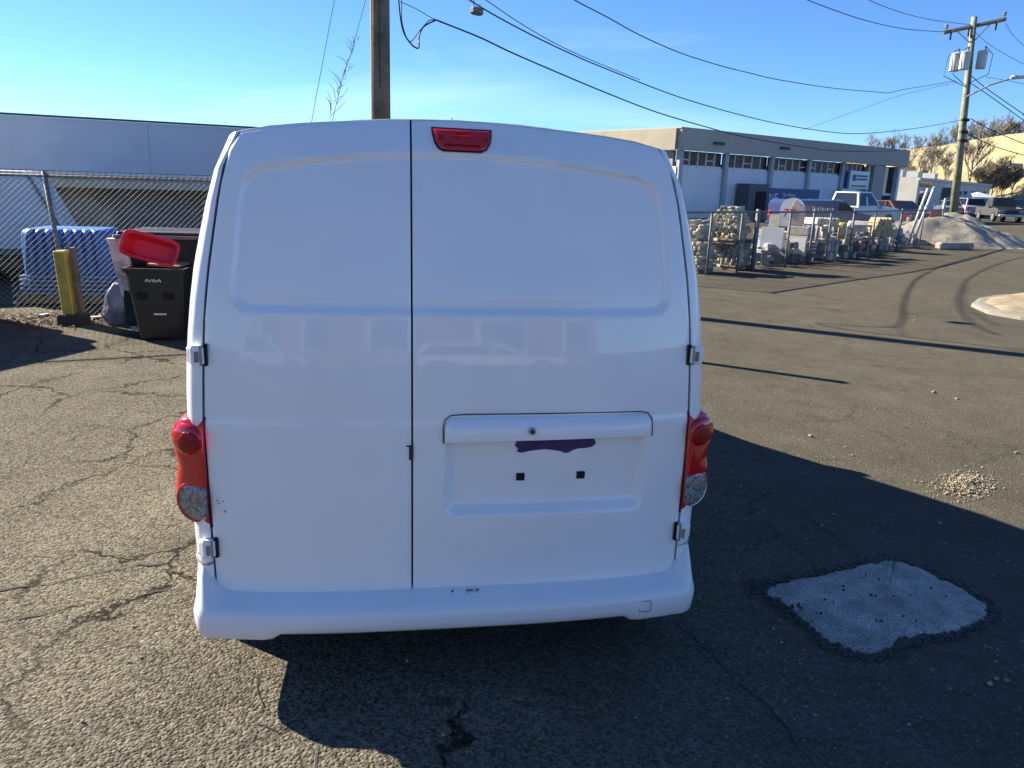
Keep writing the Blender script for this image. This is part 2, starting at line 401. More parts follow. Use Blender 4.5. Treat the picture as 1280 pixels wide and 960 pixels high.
# sandy island at the right edge of the road
A = gp(1213, 383); isl = [(q.x, q.y) for q in [gp(*p_) for p_ in ((1213, 383), (1222, 376), (1245, 372), (1420, 366), (1420, 420), (1275, 400), (1235, 393))]]
pm('kerb_grey', (.20, .185, .15), .95, 0, .2, 3, .3, 40, fine=.15); ib = MB(); n = len(isl); cx, cy = sum(q[0] for q in isl) / n, sum(q[1] for q in isl) / n; rings = [(1.0, -.01), (.985, .05), (.90, .07)]
vs = []; fs = []
for k, z in rings: vs += [(cx + (a - cx) * k, cy + (b - cy) * k, z) for a, b in isl]
for r_ in range(2):
    for i in range(n): fs.append((r_*n+i, r_*n+(i+1) % n, r_*n+n+(i+1) % n, r_*n+n+i))
fs.append(tuple(range(2*n, 3*n)))
island = tag(mk('kerbed_island', vs, fs, 'kerb_grey', None, False), kind='structure')
vs2 = []; fs2 = []; RN = 8; rim2 = []
for i in range(n):
    for k in range(8): rim2.append(Vector((lerp(isl[i][0], isl[(i+1) % n][0], k / 8), lerp(isl[i][1], isl[(i+1) % n][1], k / 8), 0)))
m2 = len(rim2)
for r_ in range(RN):
    t = .93 * (1 - r_ / RN)
    for q in rim2:
        x, y = cx + (q.x - cx) * t + .12, cy + (q.y - cy) * t; vs2.append((x, y, .064 + (0 if r_ == 0 else .03 + .05 * noise.noise(Vector((x * 2.5, y * 2.5, 0))))))
for r_ in range(RN - 1):
    for i in range(m2): jj = (i + 1) % m2; fs2.append((r_*m2+i, r_*m2+jj, r_*m2+m2+jj, r_*m2+m2+i))
fs2.append(tuple(range((RN-1)*m2, RN*m2)))
mk('sand_bed', vs2, fs2, 'sand', island, True)

# ================================================================ the white van
VL = 4.0
van = tag(empty('cargo_van', (-.16, 2.34, 0), R(8.94)), 'white cargo van seen from behind with closed windowless rear doors', 'van')
def tilt_raw(z): return interp(z, [0, .57, .95, 1.1, 1.35, 1.6, 1.75, 1.9], [.05, .05, .06, .07, .10, .15, .20, .32])
def tilt(z): return sum(tilt_raw(z + d) for d in (-.05, -.03, -.01, .01, .03, .05)) / 6 - .004 * sstep(.93, .90, z)
def DD(u, z): return tilt(z) + .07 * min(1.25, abs(u / .86)) ** 4
def u_door(z): return interp(z, [.345, .55, .71, .93, 1.24, 1.40, 1.655, 1.75, 1.805], [.800, .803, .806, .806, .790, .770, .730, .708, .672])
def Wz(z): return interp(z, [.15, .22, .38, .55, .92, 1.04, 1.235, 1.38, 1.54, 1.675, 1.78, 1.83], [.858, .866, .872, .876, .874, .872, .855, .836, .804, .770, .728, .690])
def ztop(u): return interp(abs(u), [0, .15, .30, .45, .58, .68, .72], [1.868, 1.864, 1.854, 1.843, 1.828, 1.808, 1.79])
def rrect(u, z, hw, z0, z1, r):
    dx, dz = abs(u) - hw + r, max(z0 - z, z - z1) + r
    return math.hypot(max(dx, 0), max(dz, 0)) + min(max(dx, dz), 0) - r
def stamp(u, z):
    hw = interp(z, [1.27, 1.35, 1.6, 1.75], [.708, .702, .675, .640])
    d = rrect(u, z, hw, 1.272, 1.756 - .06 * (u / .64) ** 2, .055)
    s = .018 * sstep(.008, -.012, d)
    d2 = rrect(u - .302, z, .345, .588, .90, .035)                      # number-plate recess
    if u > -.13: s += .036 * sstep(.003, -.030, d2)
    return s
SEAM = -.152
def make_door(side, cols, rows):
    vs = []; fs = []; zb = .318
    for r_ in range(rows + 1):
        q = r_ / rows
        for c in range(cols + 1):
            s = c / cols; z0 = lerp(zb, 1.800, q)
            ue = u_door(z0) * side; us = SEAM + .0032 * side
            if r_ < 4: ue -= side * .02 * ((4 - r_) / 4) ** 2
            u = lerp(ue, us, s); z = lerp(zb, ztop(u), q)
            e = min(1, min(s, 1 - s) * cols / 1.0, min(q, 1 - q) * rows / 1.0)
            vs.append((u, DD(u, z) + stamp(u, z) + .004 * (1 - e), z))
    W = cols + 1
    for r_ in range(rows):
        for c in range(cols):
            k = r_ * W + c; f = (k, k + 1, k + W + 1, k + W); fs.append(f if side < 0 else f[::-1])
    loop = list(range(W)) + [r_ * W + cols for r_ in range(1, rows + 1)] + [rows * W + c for c in range(cols - 1, -1, -1)] + [r_ * W for r_ in range(rows - 1, 0, -1)]
    b0 = len(vs)
    for i in loop: x, y, z = vs[i]; vs.append((x, y + .035, z))
    n = len(loop)
    for i in range(n): j = (i + 1) % n; fs.append((loop[i], loop[j], b0 + j, b0 + i))
    fs.append(tuple(range(b0, b0 + n)))
    return mk('rear_door', vs, fs, 'paint_white', van, True, 50)
door_l = tag(make_door(-1, 80, 170), 'narrower left rear door without a handle')
door_r = tag(make_door(1, 130, 170), 'wider right rear door with handle bar and plate recess')

# body shell: rings lofted from the door opening round the corner and on to the nose
SIDE_N, ROOF_N = 16, 14
def path(zb, half, top, zedge):                 # left side up, across, right side down
    P = []
    for j in range(SIDE_N): z = lerp(zb, zedge, j / SIDE_N); P.append((-half(z), z))
    for j in range(ROOF_N + 1):
        a = -1 + 2 * j / ROOF_N; u = half(zedge) * a; P.append((u, top(u)))
    for j in range(SIDE_N - 1, -1, -1): z = lerp(zb, zedge, j / SIDE_N); P.append((half(z), z))
    return P
def ring_rear(k, dl):
    half = lambda z: lerp(u_door(z) + .007, Wz(z), k)
    P = path(.20, half, lambda u: ztop(u) + .004 * k, lerp(1.800, 1.786, k))
    return [(u, DD(min(.80, abs(u)) * (1 if u > 0 else -1), z) + dl, z) for u, z in P]
rings = [ring_rear(0, .045), ring_rear(0, .002), ring_rear(.25, .0), ring_rear(.5, .008), ring_rear(.75, .024), ring_rear(.92, .048), ring_rear(1, .085)]
ROOFX = [0, .35, .60, .72]
def station(l):
    real = l; l = l if l < 1.4 else 1.4 + (l - 1.4) * 2.8 / 2.6
    wmul = interp(l, [.2, .5, 2.6, 3.4, 3.95, 4.12, 4.2], [1, 1.004, 1.0, .985, .90, .80, .66])
    ze = interp(l, [.3, 2.35, 2.75, 3.45, 3.6, 4.0, 4.13, 4.2], [1.786, 1.77, 1.70, 1.07, .98, .86, .74, .60])
    crown = interp(l, [.3, 2.6, 3.45, 3.6, 4.2], [.088, .088, .03, .05, .04])
    zb = interp(l, [0, 3.9, 4.2], [.20, .20, .30])
    P = path(zb, lambda z: Wz(z) * wmul, lambda u: ze + crown * (1 - min(1, abs(u) / (Wz(ze) * wmul)) ** 2.4), ze)
    return [(u, real, z) for u, z in P]
LS = [.36, .42, .6, .9, 1.3, 1.8, 2.1, 2.25, 2.32, 2.54, 2.8, 3.0, 3.16, 3.28, 3.44, 3.62, 3.77, 3.87, 3.94, 4.0]
n_rear = len(rings)
for l in LS: rings.append(station(l))
J = len(rings[0]); vs = [p for r_ in rings for p in r_]; fs = []; wind = []; side_l = []; side_r = []
for i in range(len(rings) - 1):
    la = LS[i - n_rear] if i >= n_rear else 0; lb = LS[i + 1 - n_rear] if i + 1 >= n_rear else 0
    for j in range(J - 1):
        f = (i*J+j, i*J+j+1, (i+1)*J+j+1, (i+1)*J+j)
        roof = SIDE_N <= j < SIDE_N + ROOF_N
        if roof and la >= 2.54 and lb <= 3.28: 
            if SIDE_N < j < SIDE_N + ROOF_N - 1: wind.append(f)
            else: fs.append(f)
        elif la >= 2.32 and lb <= 3.16 and (j in range(9, SIDE_N - 1) or j in range(SIDE_N + ROOF_N + 1, J - 10)) and min(vs[k][2] for k in f) > .80:
            (side_l if j < SIDE_N else side_r).append(f)
        else: fs.append(f)
fs.append(tuple((len(rings)-1)*J + j for j in range(J - 1, -1, -1)))
mk('body', vs, fs, 'paint_white', van, True, 45)
for nm, ff in (('windscreen', wind), ('side_window', side_l), ('side_window', side_r)):
    used = sorted({k for f in ff for k in f}); mpp = {k: i for i, k in enumerate(used)}
    mk(nm, [vs[k] for k in used], [tuple(mpp[k] for k in f) for f in ff], 'cab_glass', van, True)
# black sheet painting the shade behind the door gaps, floor pan, bulkhead
sv = []; sf = []; rows, cols = 24, 24
for r_ in range(rows + 1):
    z = lerp(.33, 1.79, r_ / rows)
    for c in range(cols + 1): u = lerp(-1, 1, c / cols) * (u_door(z) + .012); sv.append((u, DD(u, z) + .050, min(z, ztop(u) - .02)))
for r_ in range(rows):
    for c in range(cols): k = r_*(cols+1)+c; sf.append((k, k+1, k+cols+2, k+cols+1))
mk('gap_backing', sv, sf, 'black_rubber', van)
boxo('floor_pan', 'black_plastic', (0, 1.97, .235), (1.62, 3.6, .09), van)
boxo('bulkhead', 'black_plastic', (0, 2.05, .95), (1.50, .04, 1.35), van)
mb = MB()
for y in (.95, 3.2): mb.tube([(-.62, y, .27), (.62, y, .27)], .045, 8)
mb.tube([(.3, .35, .24), (.3, 1.6, .24)], .05, 8); mb.box((-.1, 1.6, .22), (.7, .9, .16), bev=.04)
mb.build('axles_and_exhaust', 'black_plastic', van)['kind'] = 'stuff'
for s in (-1, 1): boxo('shadow_flap', 'black_rubber', (s * .74, .36, .17), (.24, .02, .25), van)  # added flaps that block sun under the tail and extend the shadow
MB().lathe([(.05, -.09), (.27, -.09), (.31, -.05), (.31, .05), (.27, .09), (.05, .09)], (.05, .75, .15), 24).build('shadow_disc', 'tyre', van, True, 40)  # added unseen disc that keeps sun off the ground under the van
for s in (-1, 1):
    st = MB().box((s * .38, 2.40, .62), (.5, .5, .16), bev=.05).box((s * .38, 2.18, .95), (.48, .14, .6), bev=.05).box((s * .38, 2.16, 1.32), (.26, .10, .2), bev=.04).build('seat', 'seat_cloth', van)
boxo('dashboard', 'black_plastic', (0, 3.06, .86), (1.45, .4, .28), van, bev=.08)
# wheels
def wheel(x, y, par):
    s = 1 if x > 0 else -1
    t = MB().lathe([(.19, -.09), (.27, -.095), (.305, -.075), (.312, -.03), (.312, .03), (.305, .075), (.27, .095), (.19, .09)], (x, y, .312), 28, 'X').build('wheel', 'tyre', par, True, 40)
    mk_ = MB().lathe([(.19, .0), (.195, .085), (.17, .08), (.15, .05), (.05, .06), (.02, .07)] if s > 0 else [(.19, .0), (.195, -.085), (.17, -.08), (.15, -.05), (.05, -.06), (.02, -.07)], (x, y, .312), 24, 'X').build('rim', 'rim', t, True, 40)
    return t
for x in (-.735, .735):
    for y in (.85, 3.28):
        wheel(x, y, van)
        s = 1 if x > 0 else -1; ar = []
        for k in range(19):
            t = R(-8) + R(196) * k / 18; ar.append((y + .372 * math.cos(t), .30 + .372 * math.sin(t)))
        MB().prism(ar, s * .80, s * .886, lambda a, b, h: (h, a, b)).build('wheel_arch', 'black_plastic', van)
# mirrors, front lamps, grille, aerial
for s in (-1, 1):
    MB().box((s * .99, 2.98, 1.06), (.20, .11, .22), bev=.04).box((s * .89, 3.0, 1.0), (.08, .06, .06)).build('door_mirror', 'paint_white', van)
    MB().box((s * .66, 3.83, .72), (.26, .20, .18), rz=s * -.45, bev=.04).build('headlamp', 'clear_lens', van)
boxo('grille', 'black_plastic', (0, 3.99, .58), (.9, .05, .2), van, bev=.02)
boxo('front_bumper', 'bumper_white', (0, 3.93, .36), (1.42, .24, .2), van, bev=.07)
MB().tube([(.12, 2.3, 1.845), (.12, 2.25, 2.02)], .003, 5).build('aerial', 'black_plastic', van)

def corner_l(u, z): return DD(.80, z) + interp(abs(u), [.80, .825, .842, .858, .868, .874], [-.001, -.002, .006, .022, .046, .083])
# rear bumper, swept along the plan of the tail
bpath = []
for k in range(61):
    a = -1 + 2 * k / 60; u = a * .80; bpath.append((u, -.048 + .05 * abs(a) ** 3))
def corner(s):
    pts = []
    for k in range(1, 11):
        t = R(90) * k / 10; pts.append((s * (.80 + .074 * math.sin(t)), .002 + .09 * (1 - math.cos(t))))
    return pts + [(s * .876, .18), (s * .874, .32), (s * .872, .48)]
bpath = corner(-1)[::-1] + bpath + corner(1)
vs = []; fs = []; PN = 11
for i, (u, l) in enumerate(bpath):
    a, b = bpath[max(0, i-1)], bpath[min(len(bpath)-1, i+1)]
    d = Vector((b[0]-a[0], b[1]-a[1])).normalized(); n = Vector((d.y, -d.x))
    au = abs(u); rise = sstep(.775, .85, au) * .085; fo = lerp(1, .10, sstep(.80, .872, au))
    bot = .212 - .022 * sstep(.585, .625, au)
    prof = [(-.135*fo, .326 + rise), (-.10*fo, .324 + rise*.98), (-.075*fo, .320 + rise*.75), (-.03*fo, .307 + rise*.38), (-.007, .295 + rise*.12), (0, .281), (.002, .268), (.001, .245), (-.005, bot + .012), (-.016, bot), (-.09, bot - .005)]
    if au > .868: prof = [(max(o, -.03), z) for o, z in prof]
    sg_ = 1 if u > 0 else -1; bf = sstep(.775, .82, au); po = (u + n.x * -.007, l + n.y * -.007)
    for k, (o, z) in enumerate(prof):
        x_, y_ = u + n.x * o, l + n.y * o
        if k < 4 and bf > 0:
            w3 = (1, .88, .62, .28)[k]; bl_ = corner_l(min(au, .873), .42) + .012 if l < .19 else l
            bx_ = sg_ * (min(au, .868) if l < .19 else .862)
            x_, y_ = lerp(x_, lerp(po[0], bx_, w3), bf), lerp(y_, lerp(po[1], bl_, w3), bf)
        vs.append((x_, y_, z))
for i in range(len(bpath) - 1):
    for k in range(PN - 1): fs.append((i*PN+k, i*PN+k+1, (i+1)*PN+k+1, (i+1)*PN+k))
bumper = mk('rear_bumper', vs, fs, 'bumper_white', van, True, 60)
rc = []
ring_b = MB(); pts = []
for k in range(25):
    t = 2 * math.pi * k / 24; s_ = .021 / max(abs(math.cos(t)), abs(math.sin(t)), .78); pts.append((.66 + s_ * math.cos(t), -.0225, .252 + s_ * math.sin(t)))
ring_b.tube(pts, .0011, 4, False).build('tow_cover_outline', 'scuff', bumper)
def decal(name, poly, lf, mat, par, th=.0012):
    return MB().prism(poly, 0, th, lambda a, b, h: (a, lf(a, b) - h, b)).build(name, mat, par)
mb = MB()
for (u0, u1, z) in ((-.02, -.012, .3215), (.03, .055, .3222), (.062, .075, .3225)): mb.box(((u0 + u1) / 2, .022, z + .001), (u1 - u0, .006, .002))
mb.build('paint_chips', 'scuff', bumper)['kind'] = 'stuff'

# tail lamps: red housing, round upper lens, clear reversing lens
LAMP = [(.808, .921), (.855, .923), (.888, .912), (.912, .888), (.922, .850), (.920, .812), (.911, .778), (.908, .750), (.915, .720), (.921, .680), (.917, .640), (.902, .600), (.877, .568), (.848, .555), (.808, .556)]
def lamp(s):
    vs = []; fs = []; n = len(LAMP); cu, cz = .850, .738; RG = [1.0, .985, .94, .85, .7, .5, .25]
    def depth(u, z, t): return DD(.80, z) + .010 + max(0, u - .812) * .46 - .030 * math.sqrt(max(0, 1 - t ** 3))
    for t in RG:
        for (u, z) in LAMP:
            uu, zz = cu + (u - cu) * t, cz + (z - cz) * t
            vs.append((s * uu, depth(uu, zz, t) if t < 1 else DD(.8, z) + .10, zz))
    vs.append((s * cu, depth(cu, cz, 0), cz))
    for r_ in range(len(RG) - 1):
        for i in range(n): j = (i + 1) % n; fs.append((r_*n+i, r_*n+j, r_*n+n+j, r_*n+n+i))
    for i in range(n): fs.append(((len(RG)-1)*n+i, (len(RG)-1)*n+(i+1) % n, len(vs) - 1))
    h = mk('tail_lamp', vs, fs, 'red_lens', van, True, 60)
    def dome(cu, cz, r, umin, bulge, l0, slope, mat, name, par, n=28, zsq=1.0):
        vv = []; ff = []
        for t in (1, .92, .75, .5, .25):
            for k in range(n):
                a = 2 * math.pi * k / n; u = max(umin, cu + r * t * math.cos(a)); z = cz + r * zsq * t * math.sin(a)
                vv.append((s * u, l0 + slope * (u - cu) - bulge * math.sqrt(max(0, 1 - t * t)), z))
        vv.append((s * cu, l0 - bulge, cz))
        for r_ in range(4):
            for k in range(n): j = (k + 1) % n; ff.append((r_*n+k, r_*n+j, r_*n+n+j, r_*n+n+k))
        for k in range(n): ff.append((4*n+k, 4*n+(k+1) % n, len(vv) - 1))
        return mk(name, vv, ff, mat, par, True)
    L0 = DD(.80, .75) + .006
    dome(.862, .852, .055, .812, .020, L0 + .002, .46, 'red_lens', 'brake_lens', h)
    dome(.856, .846, .040, .814, .010, L0 - .015, .46, 'red_lens_deep', 'reflector_bowl', h)
    d = dome(.853, .640, .060, .8100, .014, L0 - .001, .46, 'clear_lens', 'reversing_lens', h, zsq=1.12)
    MB().lathe([(.0, -.010), (.010, -.008), (.013, 0), (.010, .008), (.0, .010)], (s * .838, L0 - .010, .662), 12).build('bulb', 'amber', h, True)
    mb = MB(); pts = []
    for k in range(15):
        a = R(-100) + R(200) * k / 14; pts.append((s * max(.811, .853 + .059 * math.cos(a)), L0 - .003 + .46 * (max(.811, .853 + .059 * math.cos(a)) - .853), .640 + .066 * math.sin(a)))
    mb.tube(pts, .0055 if s < 0 else .003, 6); mb.build('lens_rim', 'red_lens' if s < 0 else 'chrome', h, True)
    MB().prism([(.800, .925), (.8085, .925), (.8085, .55), (.800, .55)], 0, .02, lambda a, b, h_: (s * a, DD(.80, b) + .002 + h_, b)).build('lamp_gasket', 'black_rubber', h)
    return h
tag(lamp(-1), 'sunlit left tail lamp with clear reversing lens'); tag(lamp(1), 'shaded right tail lamp with clear reversing lens')

# high brake lamp on the right door
BL = [(-.086, 1.842), (.108, 1.840), (.106, 1.815), (.100, 1.795), (.088, 1.778), (.070, 1.769), (-.050, 1.770), (-.066, 1.778), (-.077, 1.795), (-.083, 1.818)]
def slab(poly, off, th, mat, name, par, inset=0, dome=0.0, face=DD):
    cu = sum(p[0] for p in poly) / len(poly); cz = sum(p[1] for p in poly) / len(poly); n = len(poly); vs = []; fs = []
    lv = [(1, 0.0), (1, th * .7), (1 - .02 - inset, th)] + ([(.8, th + dome * .5), (.45, th + dome)] if dome else [])
    for k, h in lv:
        for (u, z) in poly: uu, zz = cu + (u-cu)*k, cz + (z-cz)*k; vs.append((uu, face(uu, zz) - off - h, zz))
    for r_ in range(len(lv) - 1):
        for i in range(n): j = (i+1) % n; fs.append((r_*n+i, r_*n+j, r_*n+n+j, r_*n+n+i))
    fs.append(tuple(range((len(lv)-1)*n, len(lv)*n)))
    return mk(name, vs, fs, mat, par, True, 35)
bl = slab([(u * 1.02 - .0003, 1.806 + (z - 1.806) * 1.07) for u, z in BL], -.02, .026, 'black_rubber', 'high_brake_lamp', van)
slab([(u * .96 + .0004, 1.806 + (z - 1.806) * .90) for u, z in BL], .004, .010, 'red_lens', 'lens', bl, .04, .004)
mb = MB()
for u, z in ((-.058, 1.808), (.083, 1.806)): mb.lathe([(.010, -.004), (.010, .004)], (u, DD(u, z) - .017, z), 12, 'Y')
mb.prism([(-.045, 1.792), (.066, 1.790), (.066, 1.786), (-.045, 1.788)], 0, .003, lambda a, b, h: (a, DD(a, b) - .018 - h, b)).build('lens_bosses', 'red_lens_deep', bl)
mb = MB()
for i in range(3): mb.box((.011, DD(0, 1.81) - .0165, 1.80 + i * .012), (.05, .004, .008))
mb.build('lamp_cell', 'red_lens_deep', bl)

# handle bar above the plate recess
HB = [(-.046, .845), (-.048, .90), (-.042, .922), (-.022, .935), (.02, .938), (.3, .938), (.62, .936), (.645, .931), (.658, .915), (.664, .89), (.665, .852), (.3, .849)]
hb = []
def hb_face(u, z): return DD(u, z)
vs = []; fs = []; cols, rows = 60, 8
for r_ in range(rows + 1):
    q = r_ / rows
    for c in range(cols + 1):
        a = c / cols; u = lerp(-.046, .663, a); e = min(a, 1 - a) * cols
        z1 = .937 - .016 * max(0, 1 - e / 3) ** 2; z0 = lerp(.845, .853, a); z = lerp(z0, z1, q)
        bulge = .030 * (1 - abs(2 * q - .75) ** 4 * .55) * min(1, .35 + e / 2.2)
        if q in (0, 1): bulge = .001 if q else -.0
        vs.append((u, DD(u, .86) - bulge + .012 * q * q, z))
for r_ in range(rows):
    for c in range(cols): k = r_*(cols+1)+c; fs.append((k, k+1, k+cols+2, k+cols+1))
hbar = mk('handle_bar', vs, fs, 'paint_white', door_r, True, 50)
mb = MB(); pts = [(u, DD(u, z) - .0035 + stamp(u, z) * .3, z) for u, z in [(-.050, .845), (-.051, .90), (-.046, .924), (-.026, .939), (.02, .9415), (.3, .9415), (.62, .9395), (.648, .934), (.663, .916), (.667, .885), (.668, .852)]]
mb.tube(pts, .0022, 4).build('handle_gap', 'black_rubber', door_r)
MB().lathe([(.012, .0), (.012, .004), (.009, .006)], (.238, DD(.238, .892) - .034, .893), 14, 'Y').build('lock', 'steel', hbar)
MB().lathe([(.006, .0), (.006, .002)], (.238, DD(.238, .892) - .041, .893), 10, 'Y').build('keyhole', 'dark_void', hbar)
floor_l = lambda u, z: DD(u, z) + .036
tp = [(.186, .846), (.330, .849), (.459, .846), (.470, .835), (.476, .822), (.462, .810), (.440, .806), (.415, .806), (.395, .800), (.380, .792), (.368, .790), (.350, .798), (.325, .802), (.300, .806), (.270, .804), (.240, .800), (.215, .795), (.200, .799), (.204, .810), (.193, .820), (.198, .835)]
mb = MB().prism(tp, 0, .0015, lambda a, b, h: (a, floor_l(a, b) - .001 - h, b)); mb.build('purple_tape', 'purple_tape', door_r)
for u in (.215, .427): MB().box((u, floor_l(u, .709) - .002, .709), (.029, .006, .027), bev=.002).build('plate_hole', 'dark_void', door_r)  # black squares paint the dark of the plate holes
mb = MB().box((SEAM - .004, DD(SEAM, .82) - .001, .815), (.012, .006, .05), bev=.002).box((SEAM - .01, DD(SEAM, .835) - .001, .838), (.02, .004, .004)); mb.build('latch', 'black_plastic', door_l)
# hinges
def hinge(s, z, par):
    u = s * .798; l = DD(.80, z)
    h = MB().box((s * .816, l - .010, z), (.044, .024, .062), bev=.006).box((s * .838, l + .002, z), (.02, .02, .05), bev=.004).build('hinge', 'paint_white', van)
    MB().box((s * .792, l - .006, z), (.014, .018, .070), bev=.003).build('hinge_gap', 'dark_void', h)
    MB().box((s * .815, l - .0235, z - .003), (.012, .004, .034)).build('hinge_slot', 'scuff_grey', h)
    MB().tube([(s * .803, l - .019, z - .032), (s * .803, l - .019, z + .032)], .005, 8).build('hinge_pin', 'steel', h)
for s in (-1, 1):
    for z in (1.127, .482): hinge(s, z, van)
# scuffs on the dented left corner
mb = MB()
for (u0, z0, u1, z1, t) in ((-.868, .462, -.83, .456, .003), (-.86, .448, -.82, .447, .003), (-.845, .49, -.842, .51, .003), (-.852, .475, -.835, .470, .0015)):
    mb.prism([(u0, z0), (u1, z1), (u1, z1 + t), (u0, z0 + t)], 0, .002, lambda a, b, h: (a, corner_l(a, b) - h, b))
tag(mb.build('scuffs', 'scuff', van), 'dark scrapes on the left rear corner', kind='stuff')
mb = MB()
for k in range(5):
    u, z = -.785 + random.random() * .03, .60 + random.random() * .06; mb.prism([(u, z), (u + .006, z - .004), (u + .007, z - .001)], 0, .001, lambda a, b, h: (a, DD(a, b) - .0015 - h, b))
mb.build('paint_chips', 'scuff', door_l)['kind'] = 'stuff'
MB().tube([(u, corner_l(u, z) - .002, z) for u, z in ((-.874, .432), (-.868, .427), (-.858, .422), (-.842, .419), (-.82, .420), (-.808, .427))], .004, 5).build('bumper_joint', 'scuff_grey', van)
MB().tube([(u, corner_l(u, z) - .001, z) for u, z in ((.874, .432), (.868, .430), (.858, .428), (.842, .426), (.82, .424), (.808, .423))], .0014, 5).build('bumper_joint', 'scuff_grey', van)


# ================================================================ poles and wires
PL = Vector((-2.2, 12.7, 0)); PR = gp(1190, 285)
pole = tag(empty('utility_pole', PL), 'thick weathered wooden utility pole rising straight behind the van roof', 'utility pole')
MB().tube([(0, 0, 0), (0, 0, 4), (.01, 0, 10.5)], [.155, .148, .125], 18).build('shaft', 'wood_pole', pole, True)
mb = MB().tube([(-.105, -.09, 0), (-.095, -.09, 10)], .018, 6); mb.build('ground_wire_cover', 'galv', pole)
mb = MB().tube([(.02, -.16, 3), (.02, -.15, 9)], .006, 5); mb.build('ground_wire', 'cable_black', pole)
def cable(pts, r, name, label, a=PL, b=PR, group=None, par=None, sub=10, mat='cable_black', n=5):
    P = [onplane(px, py, a, b) for px, py in pts]; Q = []
    for i in range(len(P) - 1):
        p0, p1, p2, p3 = P[max(0, i-1)], P[i], P[i+1], P[min(len(P)-1, i+2)]
        for k in range(sub):
            t = k / sub; Q.append(.5 * ((2*p1) + (p2-p0)*t + (2*p0-5*p1+4*p2-p3)*t*t + (3*p1-p0-3*p2+p3)*t*t*t))
    Q.append(P[-1])
    o = MB().tube(Q, r, n).build(name, mat, par, True)
    if label: tag(o, label, 'cable', group)
    return o
WG = 'wires strung between the utility poles'
cable([(545, 25), (600, 47), (640, 66), (700, 92), (760, 117), (820, 140), (882, 158.5), (935, 172), (1020, 186), (1060, 189), (1130, 187), (1199, 175)], .0145, 'thick_cable', 'lowest thick black cable sagging from the near pole across the long roof', group=WG)
lp = cable([(497, -60), (498, -5), (503, 35), (513, 54), (523, 60), (524, 45), (530, 33), (545, 25)], .013, 'cable_loop', 'black cable drooping in a loop beside the near pole top', group=WG)
cable([(501, -40), (502, 5), (503, 30), (512, 52), (525, 38), (536, 26), (545, 25)], .008, 'cable_strand', None, par=None, group=WG)
tag(bpy.data.objects['cable_strand'], 'second thinner strand of the drooping loop by the near pole', 'cable', WG)
cable([(555, -25), (590, 2), (640, 31), (700, 61), (760, 87), (860, 125), (960, 152), (1030, 164), (1070, 167), (1115, 164), (1160, 158), (1203, 150)], .013, 'span_cable', 'middle black cable carrying a grey splice box near the top edge', group=WG)
cable([(600, -5), (660, 35), (720, 67), (800, 100)], .008, 'messenger_wire', 'thin wire just above the cable with the splice box', group=WG, sub=6)
cable([(690, -18), (718, 0), (760, 22), (800, 44), (850, 66), (900, 82), (940, 92), (975, 100), (1040, 110), (1095, 115), (1112, 116), (1128, 112), (1160, 107), (1195, 101)], .012, 'kinked_cable', 'black cable with a kink running to the transformers of the leaning pole', group=WG)
cable([(990, -8), (1030, 8), (1080, 25), (1130, 36), (1180, 40)], .014, 'line_wire', 'thin line wire reaching the left end of the crossarm', group=WG, sub=6)
cable([(1070, -8), (1110, 10), (1160, 24), (1214, 31)], .012, 'line_wire', 'thin line wire reaching the middle of the crossarm', group=WG, sub=6)
cable([(500, 2), (520, 11), (545, 25), (580, 38)], .006, 'messenger_wire', 'thin messenger wire leaving the near pole above the loop', group=WG, sub=6)
cable([(1197, 103), (1155, 112), (1120, 121), (1075, 137), (1030, 153), (1000, 163)], .009, 'service_wire', 'thin service wire dropping from the leaning pole to the long roof', a=PR, b=Vector((12, 46, 0)), group=WG, sub=5)
c_ = onplane(596, 14, PL, PR)
sb = tag(empty('splice_box', c_), 'small grey splice box hanging on the middle cable', 'splice box')
MB().box((0, 0, 0), (.24, .14, .12), rz=.8, bev=.03).build('casing', 'galv', sb)
MB().tube([(-.05, -.04, .05), (-.05, -.04, .18)], .012, 6).build('strap', 'steel', sb); MB().tube([(.05, .04, .05), (.05, .04, .12)], .012, 6).build('strap', 'steel', sb)
# thin guys left of the pole
GA, GB = Vector((-5, 15.5, 0)), Vector((1, 15.6, 0))
cable([(422, -20), (418, 0), (404, 74), (388, 160)], .006, 'guy_wire', 'thin straight guy wire left of the near pole', a=GA, b=GB, group='guy wires left of the near pole', sub=3)
gw = cable([(463, -20), (457, 0), (440, 62), (428, 100), (412, 165)], .006, 'guy_wire', 'guy wire overgrown with bare vine nearest the pole', a=GA, b=GB, group='guy wires left of the near pole', sub=3)
mb = MB()
for k in range(26):
    t = k / 26; px, py = lerp(444, 412, t) + random.uniform(-3, 3), lerp(50, 150, t)
    p = onplane(px, py, GA, GB); q = p + Vector((random.uniform(-.25, .25) * (.4 + t), random.uniform(-.1, .1), random.uniform(.05, .35))); mb.tube([p, (p + q) / 2 + Vector((.03, 0, .02)), q], [.006, .005, .003], 4)
mb.build('vine', 'wood_pole', gw)

